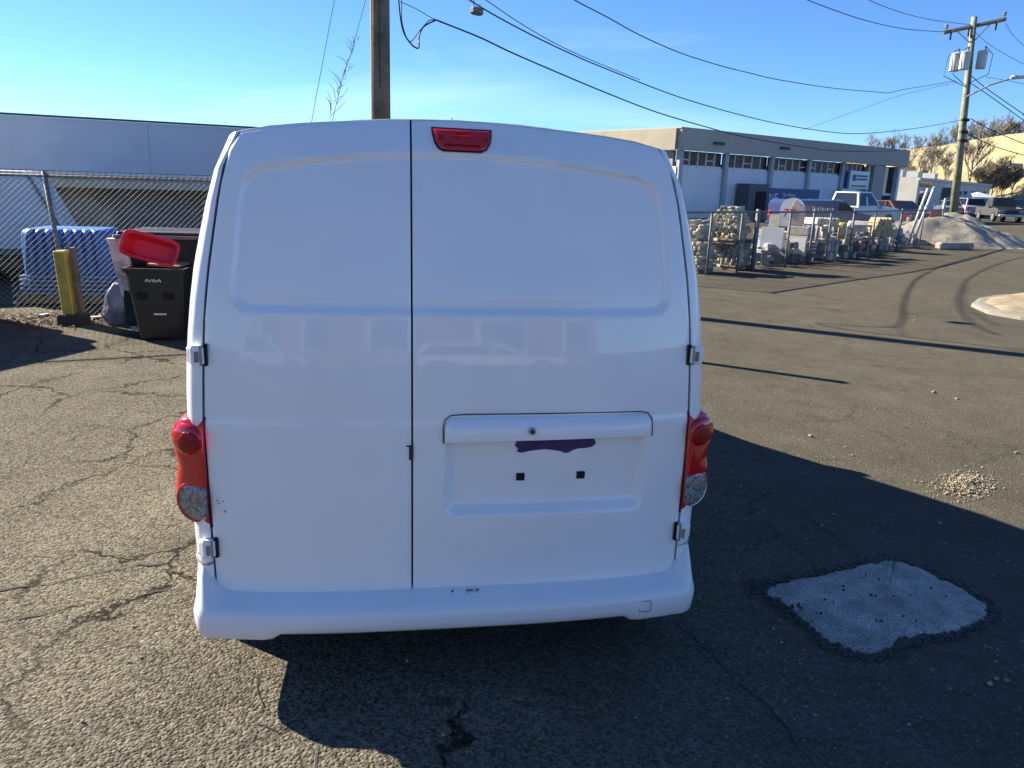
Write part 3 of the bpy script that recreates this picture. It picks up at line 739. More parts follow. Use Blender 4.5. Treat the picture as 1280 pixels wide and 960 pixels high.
# leaning pole with crossarm and transformers on the right
lean = (at(1217, 30, PR.y + .3) - PR); lean_h = lean.z
pr = tag(empty('utility_pole', PR), 'leaning wooden utility pole with crossarm and three grey transformers', 'utility pole')
def onp(z): return Vector((lean.x * z / lean_h, lean.y * z / lean_h, z))
MB().tube([onp(0), onp(5), onp(lean_h + .35)], [.22, .19, .14], 12).build('shaft', 'wood_pole_green', pr, True)
arm_a, arm_b = at(1179, 41, PR.y + .1) - PR, at(1257, 24, PR.y + .5) - PR
d_ = arm_b - arm_a
ca = MB().tube([arm_a, arm_b], .10, 4).build('crossarm', 'wood_pole', pr)
for t in (.04, .5, .97):
    p = arm_a + d_ * t; MB().lathe([(.03, 0), (.03, .1), (.10, .14), (.07, .2), (.10, .25), (.04, .34)], p + Vector((0, 0, .08)), 8).build('insulator', 'galv', pr)
for t in (.13, .42, .86):
    p = arm_a + d_ * t; MB().tube([p, p - Vector((0, 0, .45))], .05, 6).build('cutout', 'cable_black', pr)
MB().tube([arm_a + d_ * .2, onp(lean_h - 1.0)], .03, 4).build('arm_brace', 'steel', pr); MB().tube([arm_a + d_ * .78, onp(lean_h - 1.0)], .03, 4).build('arm_brace', 'steel', pr)
for px, py, dy in ((1194, 78, -.1), (1206, 76, -.5), (1227, 75, .1)):
    p = at(px, py, PR.y + dy) - PR
    t = MB().lathe([(.22, -.45), (.25, -.43), (.25, .36), (.27, .37), (.27, .43), (.20, .47)], p, 14).build('transformer', 'galv_light', pr, True, 40) if 'galv_light' in MATS else None
    if t is None:
        pm('galv_light', (.50, .51, .50), .5, .1, .08); t = MB().lathe([(.22, -.45), (.25, -.43), (.25, .36), (.27, .37), (.27, .43), (.20, .47)], p, 14).build('transformer', 'galv_light', pr, True, 40)
    MB().lathe([(.03, .46), (.06, .5), (.04, .6), (.06, .66), (.02, .72)], p + Vector((.1, 0, 0)), 8).build('bushing', 'galv', t)
    MB().tube([p + Vector((.1, 0, .7)), p + Vector((.55 if px > 1210 else -.4, 0, .3)), p + Vector((.5 if px > 1210 else -.5, 0, -.7)), onp(p.z - 1.2)], .02, 4).build('lead', 'cable_black', pr)
for py in (150, 165, 176):
    p = at(1200 + (165 - py) * .1, py, PR.y) - PR; MB().tube([p + Vector((-.1, -.2, 0)), p + Vector((.35, -.1, 0))], .09, 6).build('bracket', 'cable_black', pr)
la, lb = at(1208, 121, PR.y) - PR, at(1264, 98, PR.y - 1) - PR
MB().tube([la, (la + lb) / 2 + Vector((0, 0, .12)), lb], .05, 6).build('lamp_arm', 'steel', pr)
p = at(1276, 96, PR.y - 1.3) - PR
MB().box(p, (1.0, .35, .2), bev=.07, rot=Matrix.Rotation(-.12, 3, 'Y')).build('street_light', 'galv_light', pr)
PB = Vector((PR.x + 40, PR.y - 12, 0))
for pts, lab in (([(1256, 28), (1268, 46), (1290, 66)], 'wire leaving the right tip of the crossarm'), ([(1219, 40), (1240, 58), (1290, 86)], 'wire leaving the crossarm middle to the right'),
                 ([(1213, 94), (1235, 112), (1290, 150)], 'upper black drop cable right of the leaning pole'), ([(1212, 103), (1240, 122), (1290, 158)], 'lower black drop cable right of the leaning pole'),
                 ([(1232, 96), (1255, 100), (1290, 107)], 'nearly level wire beside the street light'), ([(1213, 148), (1240, 163), (1290, 184)], 'upper telephone cable crossing the hillside'),
                 ([(1206, 166), (1240, 182), (1290, 197)], 'lower telephone cable crossing the hillside')):
    cable(pts, .022 if 'cable' in lab else .012, 'drop_wire', lab, a=PR, b=PB, group='wires right of the leaning pole', sub=5)

# thin post behind the van whose shadow falls on the road
ps = MB().tube([(0, 0, 0), (0, 0, 2.15)], .055, 10); sp_ = tag(empty('steel_post', (-.35, 8.70, 0)), 'thin steel post standing behind the van, its shadow on the road', 'post')
ps.build('shaft', 'galv', sp_, True, 40); MB().lathe([(.06, 2.15), (.06, 2.18), (.02, 2.2)], (0, 0, 0), 10).build('cap', 'steel', sp_)

# ================================================================ left side: fence, building, bins
FD = Vector((.914, .406, 0)); FP = Vector((-5.0, 8.62, 0)); FN = Vector((-.406, .914, 0))
FH = 1.60
lf = tag(empty('chain_link_fence', FP, math.atan2(FD.y, FD.x)), 'tall chain link fence in front of the blue tubs and low building', 'fence')
S0, S1 = -2.0, 4.4
mb = MB(); pitch_ = .062; s = S0 - FH
while s < S1:
    for dr in (1, -1):
        a, b = (s, s + FH) if dr > 0 else (s + FH, s)
        za, zb_ = .05, FH
        if a > b: pass
        p, q = Vector((a, dr * .003, za)), Vector((b, dr * .003, zb_))
        # clip to the run
        def clip(P, Q):
            for lim, sg in ((S0, 1), (S1, -1)):
                if (P.x - lim) * sg < 0 and (Q.x - lim) * sg < 0: return None
                if (P.x - lim) * sg < 0: P = P.lerp(Q, (lim - P.x) / (Q.x - P.x))
                elif (Q.x - lim) * sg < 0: Q = Q.lerp(P, (lim - Q.x) / (P.x - Q.x))
            return P, Q
        c2 = clip(p, q)
        if c2 and (c2[1] - c2[0]).length > .02: mb.tube([c2[0], c2[1]], .0015, 3, False)
    s += pitch_
tag(mb.build('chain_link', 'galv', lf), kind='stuff')
mb = MB(); s = S0
while s < S1:
    mb.tube([(s, 0, FH - .02), (s + .02, 0, FH + .05)], .0022, 3, False); mb.tube([(s + .04, 0, FH - .02), (s + .02, 0, FH + .05)], .0022, 3, False); s += pitch_
tag(mb.build('top_twists', 'galv', lf), kind='stuff')
MB().tube([(S0, .03, FH - .02), (S1, .03, FH - .02)], .014, 8).build('top_rail', 'galv', lf, True)
for s in (-1.95, -.12, 2.6): MB().tube([(s + .07, .045, 0), (s - .03, .045, FH + .03)], .025, 10).build('post', 'galv', lf, True)

# low building behind
bl_o = at(130, 205, 15.0); bl_o.z = 0
lb_ = tag(empty('low_building', bl_o, math.atan2(FD.y, FD.x)), 'long low building with blue grey metal fascia behind the fence', 'building')
pm('fascia_metal', (.50, .55, .62), .45, .1, .05, 2.0, .03, 8); pm('trim_green', (.03, .05, .045), .5); pm('lintel_tan', (.52, .46, .36), .85, 0, .15, 3, .1, 40); pm('shed_wall', (.40, .37, .33), .9, 0, .3, 1.2, .2, 20); pm('white_strip', (.75, .75, .74), .5)
x0, x1 = -9.0, 5.7
k = 0; x = x0
while x < x1 - .01:
    MB().box((x + 2.45 - .002, 0, 2.075), (4.897, .12, .93), bev=.004).build('fascia_panel', 'fascia_metal', lb_); x += 4.9
boxo('roof_edge', 'trim_green', ((x0+x1)/2, -.01, 2.565), (x1-x0, .18, .03), lb_)
boxo('roof', 'trim_green', ((x0+x1)/2, 4.3, 2.50), (x1-x0-.1, 8.4, .08), lb_)
boxo('drip_strip', 'white_strip', (.5*(x0+x1)+.9, -.03, 1.575), (x1-x0-1.8, .14, .05), lb_)
boxo('lintel', 'lintel_tan', ((x0+x1)/2, .10, 1.43), (x1-x0, .16, .235), lb_)
boxo('back_wall', 'shed_wall', ((x0+x1)/2, 1.25, 1.2), (x1-x0, .15, 2.4), lb_)
boxo('side_wall', 'shed_wall', (x1+.1, 4.2, 1.2), (.15, 8.4, 2.4), lb_); boxo('side_wall', 'shed_wall', (x0-.1, 4.2, 1.2), (.15, 8.4, 2.4), lb_)
for x in (-1.25, 1.9, 5.2, 8.4): boxo('pillar', 'lintel_tan', (x, .12, .655), (.16, .16, 1.31), lb_)
boxo('pale_panel', 'scuff_grey', (.9, 1.12, .8), (1.6, .1, 1.4), lb_)
MB().tube([(2.15, .6, 0), (2.0, .6, 1.9)], .02, 6).build('conduit', 'white_strip', lb_)

# white trailer behind the fence at the left edge
tl = tag(empty('trailer', (-8.3, 11.75, 0), .42), 'white enclosed trailer behind the fence at the left edge', 'trailer')
pm('trailer_white', (.66, .67, .69), .5, 0, .06, 2)
prof = [(-3.2, .45), (1.28, .45), (1.42, .62), (1.02, 1.52), (.92, 1.60), (-3.2, 1.60)]
MB().prism(prof, -.95, .95, lambda a, b, h: (a, h, b)).build('box', 'trailer_white', tl)
mb = MB().tube([(1.42, -.97, .6), (1.00, -.97, 1.56)], .02, 5); mb.build('corner_trim', 'galv', tl)
boxo('skirt_rail', 'galv', (-.9, -.965, .47), (4.6, .03, .09), tl)
for x in (-1.6, -.7):
    MB().lathe([(.1, -.1), (.28, -.1), (.32, -.06), (.32, .06), (.28, .1), (.1, .1)], (x, -.85, .32), 20, 'Y').build('wheel', 'tyre', tl, True, 40)
    MB().lathe([(.32, -.1), (.32, .1)], (x, .85, .32), 20, 'Y').build('wheel', 'tyre', tl)
MB().tube([(1.3, -.4, .5), (2.2, 0, .5)], .04, 6).tube([(1.3, .4, .5), (2.2, 0, .5)], .04, 6).build('drawbar', 'steel', tl)

# stack of blue ribbed tubs upside down on a pallet
pm('tub_blue', (.045, .17, .46), .4, 0, .08, 6); pm('tub_rim', (.22, .34, .52), .45, 0, .1, 8)
TB = at(92, 300, 9.95); TB.z = 0; TBr = .18
def tub_mesh():
    vs = []; fs = []; L_, W_, Ht = 1.0, .70, .60; ring = []
    def outline(k, rib):
        pts = []; NL, NW = 64, 40
        for side in range(4):
            n = NL if side % 2 == 0 else NW; cnt = 8 if side % 2 == 0 else 5
            for i in range(n):
                t = i / n; r_ = rib * 1.7 * abs(math.sin(math.pi * t * cnt)) ** .8
                hx, hy = L_ / 2 * k, W_ / 2 * k
                if side == 0: p = (-hx + 2*hx*t, -hy - r_)
                elif side == 1: p = (hx + r_, -hy + 2*hy*t)
                elif side == 2: p = (hx - 2*hx*t, hy + r_)
                else: p = (-hx - r_, hy - 2*hy*t)
                pts.append(p)
        return pts
    for z, k, rib in ((.02, .95, 0), (.05, .945, .012), (.30, .92, .030), (.52, .89, .036), (.57, .87, .030), (Ht - .005, .83, .012), (Ht, .80, 0)):
        ring.append([(x, y, z) for x, y in outline(k, rib)])
    n = len(ring[0]); vs = [p for r_ in ring for p in r_]
    for r_ in range(len(ring) - 1):
        for i in range(n): j = (i + 1) % n; fs.append((r_*n+i, r_*n+j, r_*n+n+j, r_*n+n+i))
    fs.append(tuple(range((len(ring)-1)*n, len(ring)*n)))
    return vs, fs
tv, tf = tub_mesh()
pal = tag(empty('pallet', TB, TBr), 'wooden pallet under the stack of blue tubs', 'pallet')
for i in range(7): boxo('board', 'pallet_wood', (-.52 + i * .173, 0, .118), (.125, .84, .02), pal)
for y in (-.36, 0, .36): boxo('bearer', 'pallet_wood', (0, y, .062), (1.16, .09, .085), pal)
for i in range(5):
    t = empty('blue_tub', TB + Vector((0, 0, .125 + i * .052)), TBr)
    tag(t, ['lowest', 'second lowest', 'middle', 'second highest', 'topmost'][i] + ' blue ribbed plastic tub of the upturned stack', 'tub', 'blue tubs stacked upside down')
    if i in (0, 4) or True:
        if i == 0: shell = mk('shell', tv, tf, 'tub_blue', t, True, 50); rim_ = None
        else: sh = shell.copy(); col.objects.link(sh); sh.parent = t
    mb = MB(); pts = [(-.535, -.375), (.535, -.375), (.535, .375), (-.535, .375)]
    for a, b in ((0, 1), (1, 2), (2, 3), (3, 0)): mb.tube([(pts[a][0], pts[a][1], .015), (pts[b][0], pts[b][1], .015)], .017, 6)
    mb.build('rim', 'tub_rim', t)

# yellow bollard with a plank tied to it
yb = gp(93, 405); yp = tag(empty('yellow_post', yb), 'leaning yellow steel post set in a dark block by the fence', 'post')
pm('yellow_paint', (.46, .36, .07), .6, 0, .2, 8, .1, 60); pm('dark_block', (.035, .032, .03), .9)
top = at(79, 313, yb.y - .02) - yb
rt = Vector((0, 0, 1)).rotation_difference(top.normalized()).to_matrix()
MB().box(top * .54 + Vector((-.02, 0, 0)), (.13, .13, top.length * .92), rot=rt, bev=.012).build('shaft', 'yellow_paint', yp)
MB().box(top * .55 + Vector((.085, .03, 0)), (.03, .09, top.length * .98), rot=rt).build('plank', 'wood_pole', yp)
MB().box((.0, 0, .05), (.27, .25, .14), bev=.015, taper=.94).build('block', 'dark_block', yp)

# wheeled bin, dumpster, red tub, board as the dumpster's sunlit side, rubbish bag
pm('bin_dark', (.022, .021, .020), .5, 0, .15, 4, .05, 90); pm('dumpster_green', (.026, .042, .037), .8, 0, .2, 3, .1, 30, spec=.15); pm('red_plastic', (.72, .015, .03), .35, 0, .06, 6); pm('sunlit_side_pale', (.72, .69, .60), .9, 0, .3, 9, .4, 30); pm('label_white', (.7, .7, .68), .6)
bb = gp(194, 428); bn = tag(empty('wheeled_bin', bb + Vector((.02, .26, 0)), .10), 'dark brown wheeled bin with the red tub lying on its open top', 'bin')
vs = []; fs = []
for z, hw, hd in ((.03, .205, .20), (.06, .215, .215), (.55, .262, .265), (.70, .272, .28), (.70, .295, .30), (.745, .30, .305), (.745, .27, .275), (.30, .20, .20)):
    b = .03; 
    for (x, y) in ((-hw+b, -hd), (hw-b, -hd), (hw, -hd+b), (hw, hd-b), (hw-b, hd), (-hw+b, hd), (-hw, hd-b), (-hw, -hd+b)): vs.append((x, y, z))
for r_ in range(7):
    for i in range(8): j = (i+1) % 8; fs.append((r_*8+i, r_*8+j, r_*8+8+j, r_*8+8+i))
fs += [tuple(range(7, -1, -1)), tuple(range(56, 64))]
mk('body', vs, fs, 'bin_dark', bn, True, 30)
boxo('lift_bar', 'label_white', (.02, -.232, .285), (.12, .02, .016), bn); boxo('recess', 'dark_void', (-.13, -.262, .47), (.10, .03, .07), bn, bev=.01); boxo('recess', 'dark_void', (.12, -.262, .47), (.10, .03, .07), bn, bev=.01)
for x in (-.21, .21): MB().lathe([(.03, -.03), (.10, -.03), (.10, .03), (.03, .03)], (x, .20, .10), 16, 'X').build('wheel', 'tyre', bn)
mb = MB()
for i, (a, b) in enumerate(((-.055, .5), (-.035, -.6), (-.012, .7), (.012, .3), (.030, -.5), (.055, .8), (.078, -.4))): mb.box((a - .02, -.280, .625), (.010, .004, .030), rot=Matrix.Rotation(b, 3, 'Y'))
mb.build('lettering', 'label_white', bn)['kind'] = 'stuff'
ld = MB().box((.06, .0, .762), (.30, .34, .02), rot=Matrix.Rotation(.06, 3, 'Y')).build('rubbish', 'pallet_wood', bn)
dp = tag(empty('dumpster', (-3.42, 8.42, 0), .12), 'dark green steel dumpster standing behind the wheeled bin', 'dumpster')
MB().box((0, 0, .54), (1.45, .78, .92), bev=.02).build('body', 'dumpster_green', dp)
MB().box((0, 0, 1.012), (1.52, .85, .035), bev=.01).build('rim', 'galv', dp)
MB().box((0, .02, 1.045), (1.46, .80, .03), bev=.01).build('lid', 'bin_dark', dp)
for x in (-.35, .35): boxo('stiffener', 'dumpster_green', (x, -.405, .54), (.06, .03, .86), dp)
for x in (-.55, .55):
    for y in (-.25, .25): MB().lathe([(.02, -.03), (.07, -.03), (.07, .03), (.02, .03)], (x, y, .075), 12, 'X').build('castor', 'tyre', dp)
mb = MB()
for a, b, h in ((.06, .25, .06), (.095, 0, .035), (.12, -.3, .04)): mb.box((a, -.398, .89), (.016, .012, h), rot=Matrix.Rotation(b, 3, 'Y'))
mb.build('lettering', 'label_white', dp)['kind'] = 'stuff'
bd = tag(empty('sunlit_side_board', gp(168, 418) + Vector((-.02, .30, 0)), .1), 'pale board standing in for the sunlit left side of the dumpster', 'board')  # pale colour paints the sun on the dumpster's left side
a0, a1 = at(150, 297, 8.05) - bd.location, Vector((.02, -.05, .02))
rtm = Vector((0, 0, 1)).rotation_difference((a0 - a1).normalized()).to_matrix()
vs = []; fs = []
for i in range(15):
    t = i / 14; c = a1.lerp(a0, t)
    for sx, sy in ((-1, -1), (1, -1), (1, 1), (-1, 1)): vs.append(c + Vector((sx * (.085 + .025 * noise.noise(Vector((i * .9, sx, 0)))), sy * .16, 0)))
for i in range(14):
    for k in range(4): j = (k+1) % 4; fs.append((i*4+k, i*4+j, i*4+4+j, i*4+4+k))
fs += [(3, 2, 1, 0), (56, 57, 58, 59)]
mk('panel', vs, fs, 'sunlit_side_pale', bd)
# red tub lying on its side over the bin
rtb = empty('red_tub', bb + Vector((.05, .05, .905)), 0); tag(rtb, 'red plastic tub tipped on its side on top of the dark bin', 'tub')
rtb.rotation_euler = (R(72), R(14), R(4))
vs = []; fs = []; prof = [(0, .22, .085), (.005, .235, .10), (.16, .285, .128), (.17, .305, .145), (.185, .305, .145), (.18, .275, .118), (.02, .225, .085)]
for z, hx, hy in prof:
    for k in range(32):
        a = 2 * math.pi * k / 32; c, s = math.cos(a), math.sin(a); e = .35
        vs.append((hx * math.copysign(abs(c) ** e, c), hy * math.copysign(abs(s) ** e, s), z))
for r_ in range(len(prof) - 1):
    for k in range(32): j = (k+1) % 32; fs.append((r_*32+k, r_*32+j, r_*32+32+j, r_*32+32+k))
fs += [tuple(range(31, -1, -1)), tuple(range(len(vs) - 32, len(vs)))]
mk('shell', vs, fs, 'red_plastic', rtb, True, 40); rtb.scale = (.88, .88, .88)
mb = MB(); pts = []
for k in range(33):
    a = 2 * math.pi * k / 32; c, s = math.cos(a), math.sin(a); pts.append((.303 * math.copysign(abs(c) ** .35, c), .143 * math.copysign(abs(s) ** .35, s), .182))
mb.tube(pts, .008, 6, False).build('rim', 'red_plastic', rtb, True)
# grey rubbish bag
pm('bag_film', (.20, .19, .24), .3, 0, .25, 6, .25, 25, coat=.5)
bgp = gp(140, 408) + Vector((0, .18, 0)); vs = []; fs = []; NU, NV = 36, 20
for j in range(NV + 1):
    v = j / NV; z = v * .46; r_ = .19 * math.sqrt(max(0.02, math.sin(math.pi * min(.98, .12 + v * .80)))) * (1.15 - .45 * v)
    for i in range(NU):
        a = 2 * math.pi * i / NU; q = Vector((math.cos(a) * 2, math.sin(a) * 2, v * 4)); k = 1 + .16 * noise.noise(q * .8) + .16 * abs(noise.noise(q * 1.9)) - .05
        vs.append(bgp + Vector((r_ * k * math.cos(a) + .04 * v, r_ * .8 * k * math.sin(a), z * (1 + .06 * noise.noise(q)))))
for j in range(NV):
    for i in range(NU): k = (i+1) % NU; fs.append((j*NU+i, j*NU+k, j*NU+NU+k, j*NU+NU+i))
fs += [tuple(range(NU-1, -1, -1)), tuple(range(NV*NU, (NV+1)*NU))]
tag(mk('rubbish_bag', vs, fs, 'bag_film', None, True), 'crumpled grey plastic bag on the ground beside the dark bin', 'bag')
# dead leaves along the fence foot
pm('leaf_brown', (.16, .075, .03), .8, 0, .4, 40); mb = MB()
for _ in range(1500):
    s = random.uniform(-1.9, 1.6); o_ = random.gauss(.0, .28); p = FP + FD * s + FN * o_ + Vector((0, 0, .006 + random.random() * .02)); a = random.random() * 6.3; r_ = random.uniform(.012, .035)
    d1 = Vector((math.cos(a), math.sin(a), random.uniform(-.3, .3))) * r_; d2 = Vector((-math.sin(a), math.cos(a), random.uniform(-.4, .4))) * r_ * .55
    mb.add([p - d1, p - d2 + Vector((0, 0, .006)), p + d1, p + d2 + Vector((0, 0, .006))], [(0, 1, 2, 3)])
tag(mb.build('leaf_litter', 'leaf_brown'), 'dead brown leaves drifted along the foot of the fence', 'leaves', kind='stuff')
st_ = MB()
for px, py in ((55, 395), (105, 398), (120, 398), (20, 380)): st_.box(gp(px, py) + Vector((0, 0, .015)), (.12, .05, .02), rz=random.random() * 3)
tag(st_.build('litter_scraps', 'label_white'), 'pale scraps of litter at the fence foot', 'litter', kind='stuff')

# ================================================================ right side: yard fence, goods, vehicles, buildings, hill
Q = [gp(866, 346), gp(940, 338), gp(1010, 331), gp(1060, 325), gp(1120, 315), gp(1172, 305)]
Q = [Vector((q.x, q.y, 0)) for q in Q]
RFH = 1.24
rf = tag(empty('chain_link_fence', Q[0]), 'low galvanized chain link fence along the stone yard by the road', 'fence')
d01 = (Q[1] - Q[0]).normalized(); start = Q[0] - d01 * 1.5
runs = [(start, Q[1]), (Q[1], Q[2]), (Q[2], Q[3]), (Q[3], Q[4]), (Q[4], Q[5])]
mb = MB()
for A_, B_ in runs:
    L_ = (B_ - A_).length; dd = (B_ - A_) / L_; s = -RFH
    while s < L_:
        for a, b in ((s, s + RFH), (s + RFH, s)):
            p, q = Vector((a, 0, .04)), Vector((b, 0, RFH)); ok = True
            for lim, sg in ((0, 1), (L_, -1)):
                if (p.x - lim) * sg < 0 and (q.x - lim) * sg < 0: ok = False; break
                if (p.x - lim) * sg < 0: p = p.lerp(q, (lim - p.x) / (q.x - p.x))
                elif (q.x - lim) * sg < 0: q = q.lerp(p, (lim - q.x) / (p.x - q.x))
            if ok: mb.tube([A_ - Q[0] + dd * p.x + Vector((0, 0, p.z)), A_ - Q[0] + dd * q.x + Vector((0, 0, q.z))], .0022, 3, False)
        s += .075
tag(mb.build('chain_link', 'galv', rf), kind='stuff')
for A_, B_ in runs: MB().tube([A_ - Q[0] + Vector((0, 0, RFH)), B_ - Q[0] + Vector((0, 0, RFH))], .022, 6).build('top_rail', 'galv', rf, True)
for i, p in enumerate([start] + Q[1:]):
    big = i in (1,)
    MB().tube([p - Q[0], p - Q[0] + Vector((0, 0, RFH + .06))], .05 if big else .028, 10).build('post', 'galv', rf, True)
for px in (887, 925, 985, 1035, 1090, 1150):
    k = 0 if px < 940 else 1 if px < 1010 else 2 if px < 1060 else 3 if px < 1120 else 4
    p = onplane(px, 300, Q[k], Q[k+1]); MB().tube([Vector((p.x, p.y, 0)) - Q[0], Vector((p.x, p.y, RFH)) - Q[0]], .024, 8).build('post', 'galv', rf, True)
def seg(px): return 0 if px < 940 else 1 if px < 1010 else 2 if px < 1060 else 3 if px < 1120 else 4
def yard(px, off):                               # ground spot behind the fence at that bearing
    k = seg(px); d = (Q[k+1] - Q[k]).normalized(); n = Vector((-d.y, d.x, 0)); a = Q[k] + n * off; b = Q[k+1] + n * off
    p = onplane(px, 300, a, b); return Vector((p.x, p.y, 0)), math.atan2(d.y, d.x)
def zat(px, py, p): return at(px, py, p.y).z      # height of that pixel at that depth

# pallets of stone
pm('stone_a', (.40, .37, .29), .9, 0, .25, 12, .3, 40); pm('stone_b', (.30, .28, .23), .9, 0, .3, 12, .3, 40); pm('stone_c', (.48, .45, .37), .9, 0, .2, 12, .3, 40)
stone_me = []
for k in range(6):
    mb = MB(); n = 7; a0 = random.random(); P0 = []
    pts = [(math.cos(2*math.pi*i/n + a0) * random.uniform(.75, 1.15) * .5, math.sin(2*math.pi*i/n + a0) * random.uniform(.7, 1.1) * .5) for i in range(n)]
    vs = [(x * .85, y * .85, -.5) for x, y in pts] + [(x, y, -.2) for x, y in pts] + [(x, y, .25) for x, y in pts] + [(x * .8, y * .8, .5 + random.uniform(-.1, .05)) for x, y in pts]
    fs = [tuple(range(n-1, -1, -1)), tuple(range(3*n, 4*n))] + [(r_*n+i, r_*n+(i+1) % n, r_*n+n+(i+1) % n, r_*n+n+i) for r_ in range(3) for i in range(n)]
    me = bpy.data.meshes.new('stone'); me.from_pydata(vs, [], fs); me.materials.append(MATS['stone_' + 'abc'[k % 3]]); stone_me.append(me)
def stone_pallet(px, off, w_, h, z0, label, heap=0, dx=0):
    p, rz = yard(px, off); o = tag(empty('stone_pallet', p + Vector((0, 0, z0)), -.80), label, 'stone pallet', 'pallets of rough stone behind the yard fence')
    for i in range(5): boxo('board', 'pallet_wood', (-w_/2 + w_ * (i + .5) / 5, 0, .09), (w_ / 5 * .8, w_, .022), o)
    for y in (-w_ * .42, 0, w_ * .42): boxo('bearer', 'pallet_wood', (0, y, .04), (w_, .07, .075), o)
    z = .10; row = 0
    while z < h:
        hh = random.uniform(.055, .085); shrink = 1 if not heap or z < h * .35 else lerp(1, .35, (z - h * .35) / (h * .65)); ww = w_ * shrink
        x = -ww / 2
        while x < ww / 2 - .02:
            sw = random.uniform(.08, .17); y0_ = -w_ / 2 * (.98 if shrink == 1 else shrink + .1) + random.uniform(0, .05)
            for (yy, dep) in ((y0_ + .12, .26), (y0_ + .42, .36)):
                s = bpy.data.objects.new('stone', random.choice(stone_me)); col.objects.link(s); s.parent = o
                s.location = (x + sw / 2, yy, z + hh / 2); s.scale = (sw * 1.12, dep, hh * 1.15); s.rotation_euler = (random.uniform(-.12, .12), random.uniform(-.15, .15), random.uniform(-.2, .2))
            x += sw
        z += hh * .95
    mb = MB()
    boxo('tag_sheet', 'label_white', (0, -w_/2 - .015, .08), (.09, .01, .06), o)
    return o
stone_pallet(914, .55, .80, .52, 0, 'lower pallet of rough pale stone beside the gate post', 0)
stone_pallet(908, .60, .86, .74, .56, 'upper heaped pallet of pale stone beside the gate post', 1)
stone_pallet(869, .55, .62, .55, 0, 'lower pallet of stone half hidden behind the van edge', 0)
stone_pallet(866, .75, .60, .42, .58, 'upper pallet of darker stone half hidden behind the van edge', 1)

# signs, bags and racks along the fence
pm('sheet_grey', (.42, .44, .52), .6, 0, .1, 6); pm('sheet_cream', (.62, .57, .45), .6, 0, .12, 6); pm('sign_white', (.74, .73, .70), .5, 0, .05); pm('sign_red', (.45, .03, .03), .5); pm('sign_yellow', (.62, .40, .04), .5); pm('sign_blue', (.05, .08, .22), .5); pm('sign_pink', (.60, .42, .34), .5); pm('wrap', (.30, .33, .33), .25, 0, .35, 7, .5, 12, coat=.4); pm('block_dark', (.045, .045, .045), .9, 0, .3, 5, .3, 30); pm('text_dark', (.05, .05, .06), .7)
def panel(px0, px1, py0, py1, off, mat, name, label, cat, th=.03, leanv=.12, inner=()):
    p, rz = yard((px0 + px1) / 2, off); zt, zb_ = zat((px0+px1)/2, py0, p), max(.0, zat((px0+px1)/2, py1, p))
    w_ = (at(px1, py0, p.y) - at(px0, py0, p.y)).length * 1.2
    o = tag(empty(name, p + Vector((0, 0, zb_)), -.62), label, cat); h = zt - zb_
    M_ = Matrix.Rotation(-leanv, 3, 'X')
    MB().box(M_ @ Vector((0, 0, h / 2)), (w_, th, h), rot=M_, bev=.006).build('panel', mat, o)
    for k, (a0, a1, b0, b1, m2) in enumerate(inner):
        MB().box(M_ @ Vector(((a0 + a1 - 1) / 2 * w_, -th / 2 - .004, (b0 + b1) / 2 * h)), (abs(a1 - a0) * w_, .006, abs(b1 - b0) * h), rot=M_).build('print', m2, o)
    return o
def blocks(px0, px1, py0, py1, off, mat, name, label, cat, n=(2, 1, 2), bev=.02, group=None):
    p, rz = yard((px0 + px1) / 2, off); zt, zb_ = zat((px0+px1)/2, py0, p), max(0, zat((px0+px1)/2, py1, p))
    w_ = (at(px1, py0, p.y) - at(px0, py0, p.y)).length; h = zt - zb_; o = tag(empty(name, p + Vector((0, 0, zb_)), rz * .4), label, cat, group)
    for i in range(n[0]):
        for k in range(n[2]):
            MB().box((-w_/2 + w_ * (i + .5) / n[0], random.uniform(-.02, .02), h * (k + .5) / n[2]), (w_ / n[0] * .95, .55, h / n[2] * .96), rz=random.uniform(-.04, .04), bev=bev).build('piece', mat if isinstance(mat, str) else mat[(i + k) % len(mat)], o)
    return o
blocks(945, 1000, 316, 335, .7, 'block_dark', 'dark_blocks', 'low row of dark blocks under the leaning sheets', 'blocks', (4, 1, 1))
panel(952, 976, 284, 314, .45, 'sheet_grey', 'grey_sheet', 'pale blue grey sheet leaning on the yard fence', 'sheet')
panel(984, 1006, 283, 320, .5, 'sheet_cream', 'cream_sheet', 'tall cream and white sheet leaning behind the fence', 'sheet', inner=((0.02, .98, .72, .98, 'stone_a'), (.25, .95, .04, .6, 'sign_white')))
panel(972, 986, 300, 320, .42, 'scuff_grey', 'small_sheet', 'small dull grey sheet between the two leaning sheets', 'sheet')
p, rz = yard(986, 1.3); zt, zb_ = zat(986, 247, p), zat(986, 283, p)
sg = tag(empty('round_top_sign', p, -.55), 'white and pink round topped sign board standing above the fence', 'sign'); hh = zt - zb_; wd_ = .62
poly = [(-wd_/2, zb_), (wd_/2, zb_), (wd_/2, zb_ + hh * .6)] + [(wd_/2 * math.cos(t), zb_ + hh * .6 + hh * .4 * math.sin(t)) for t in [R(18 * k) for k in range(1, 10)]] + [(-wd_/2, zb_ + hh * .6)]
MB().prism(poly, -.03, .03, lambda a, b, h: (a, h, b)).build('board', 'sign_white', sg)
MB().prism([(-wd_*.12, zb_ + .04), (wd_*.47, zb_ + .04), (wd_*.47, zb_ + hh*.62), (wd_*.1, zb_ + hh*.92), (-wd_*.05, zb_ + hh*.6)], -.040, -.032, lambda a, b, h: (a, h, b)).build('print', 'sign_pink', sg)
text('lettering', '77', hh * .42, 'sign_red', sg, facing((-wd_*.36, -.045, zb_ + hh * .32), (1, 0, 0)), .003)
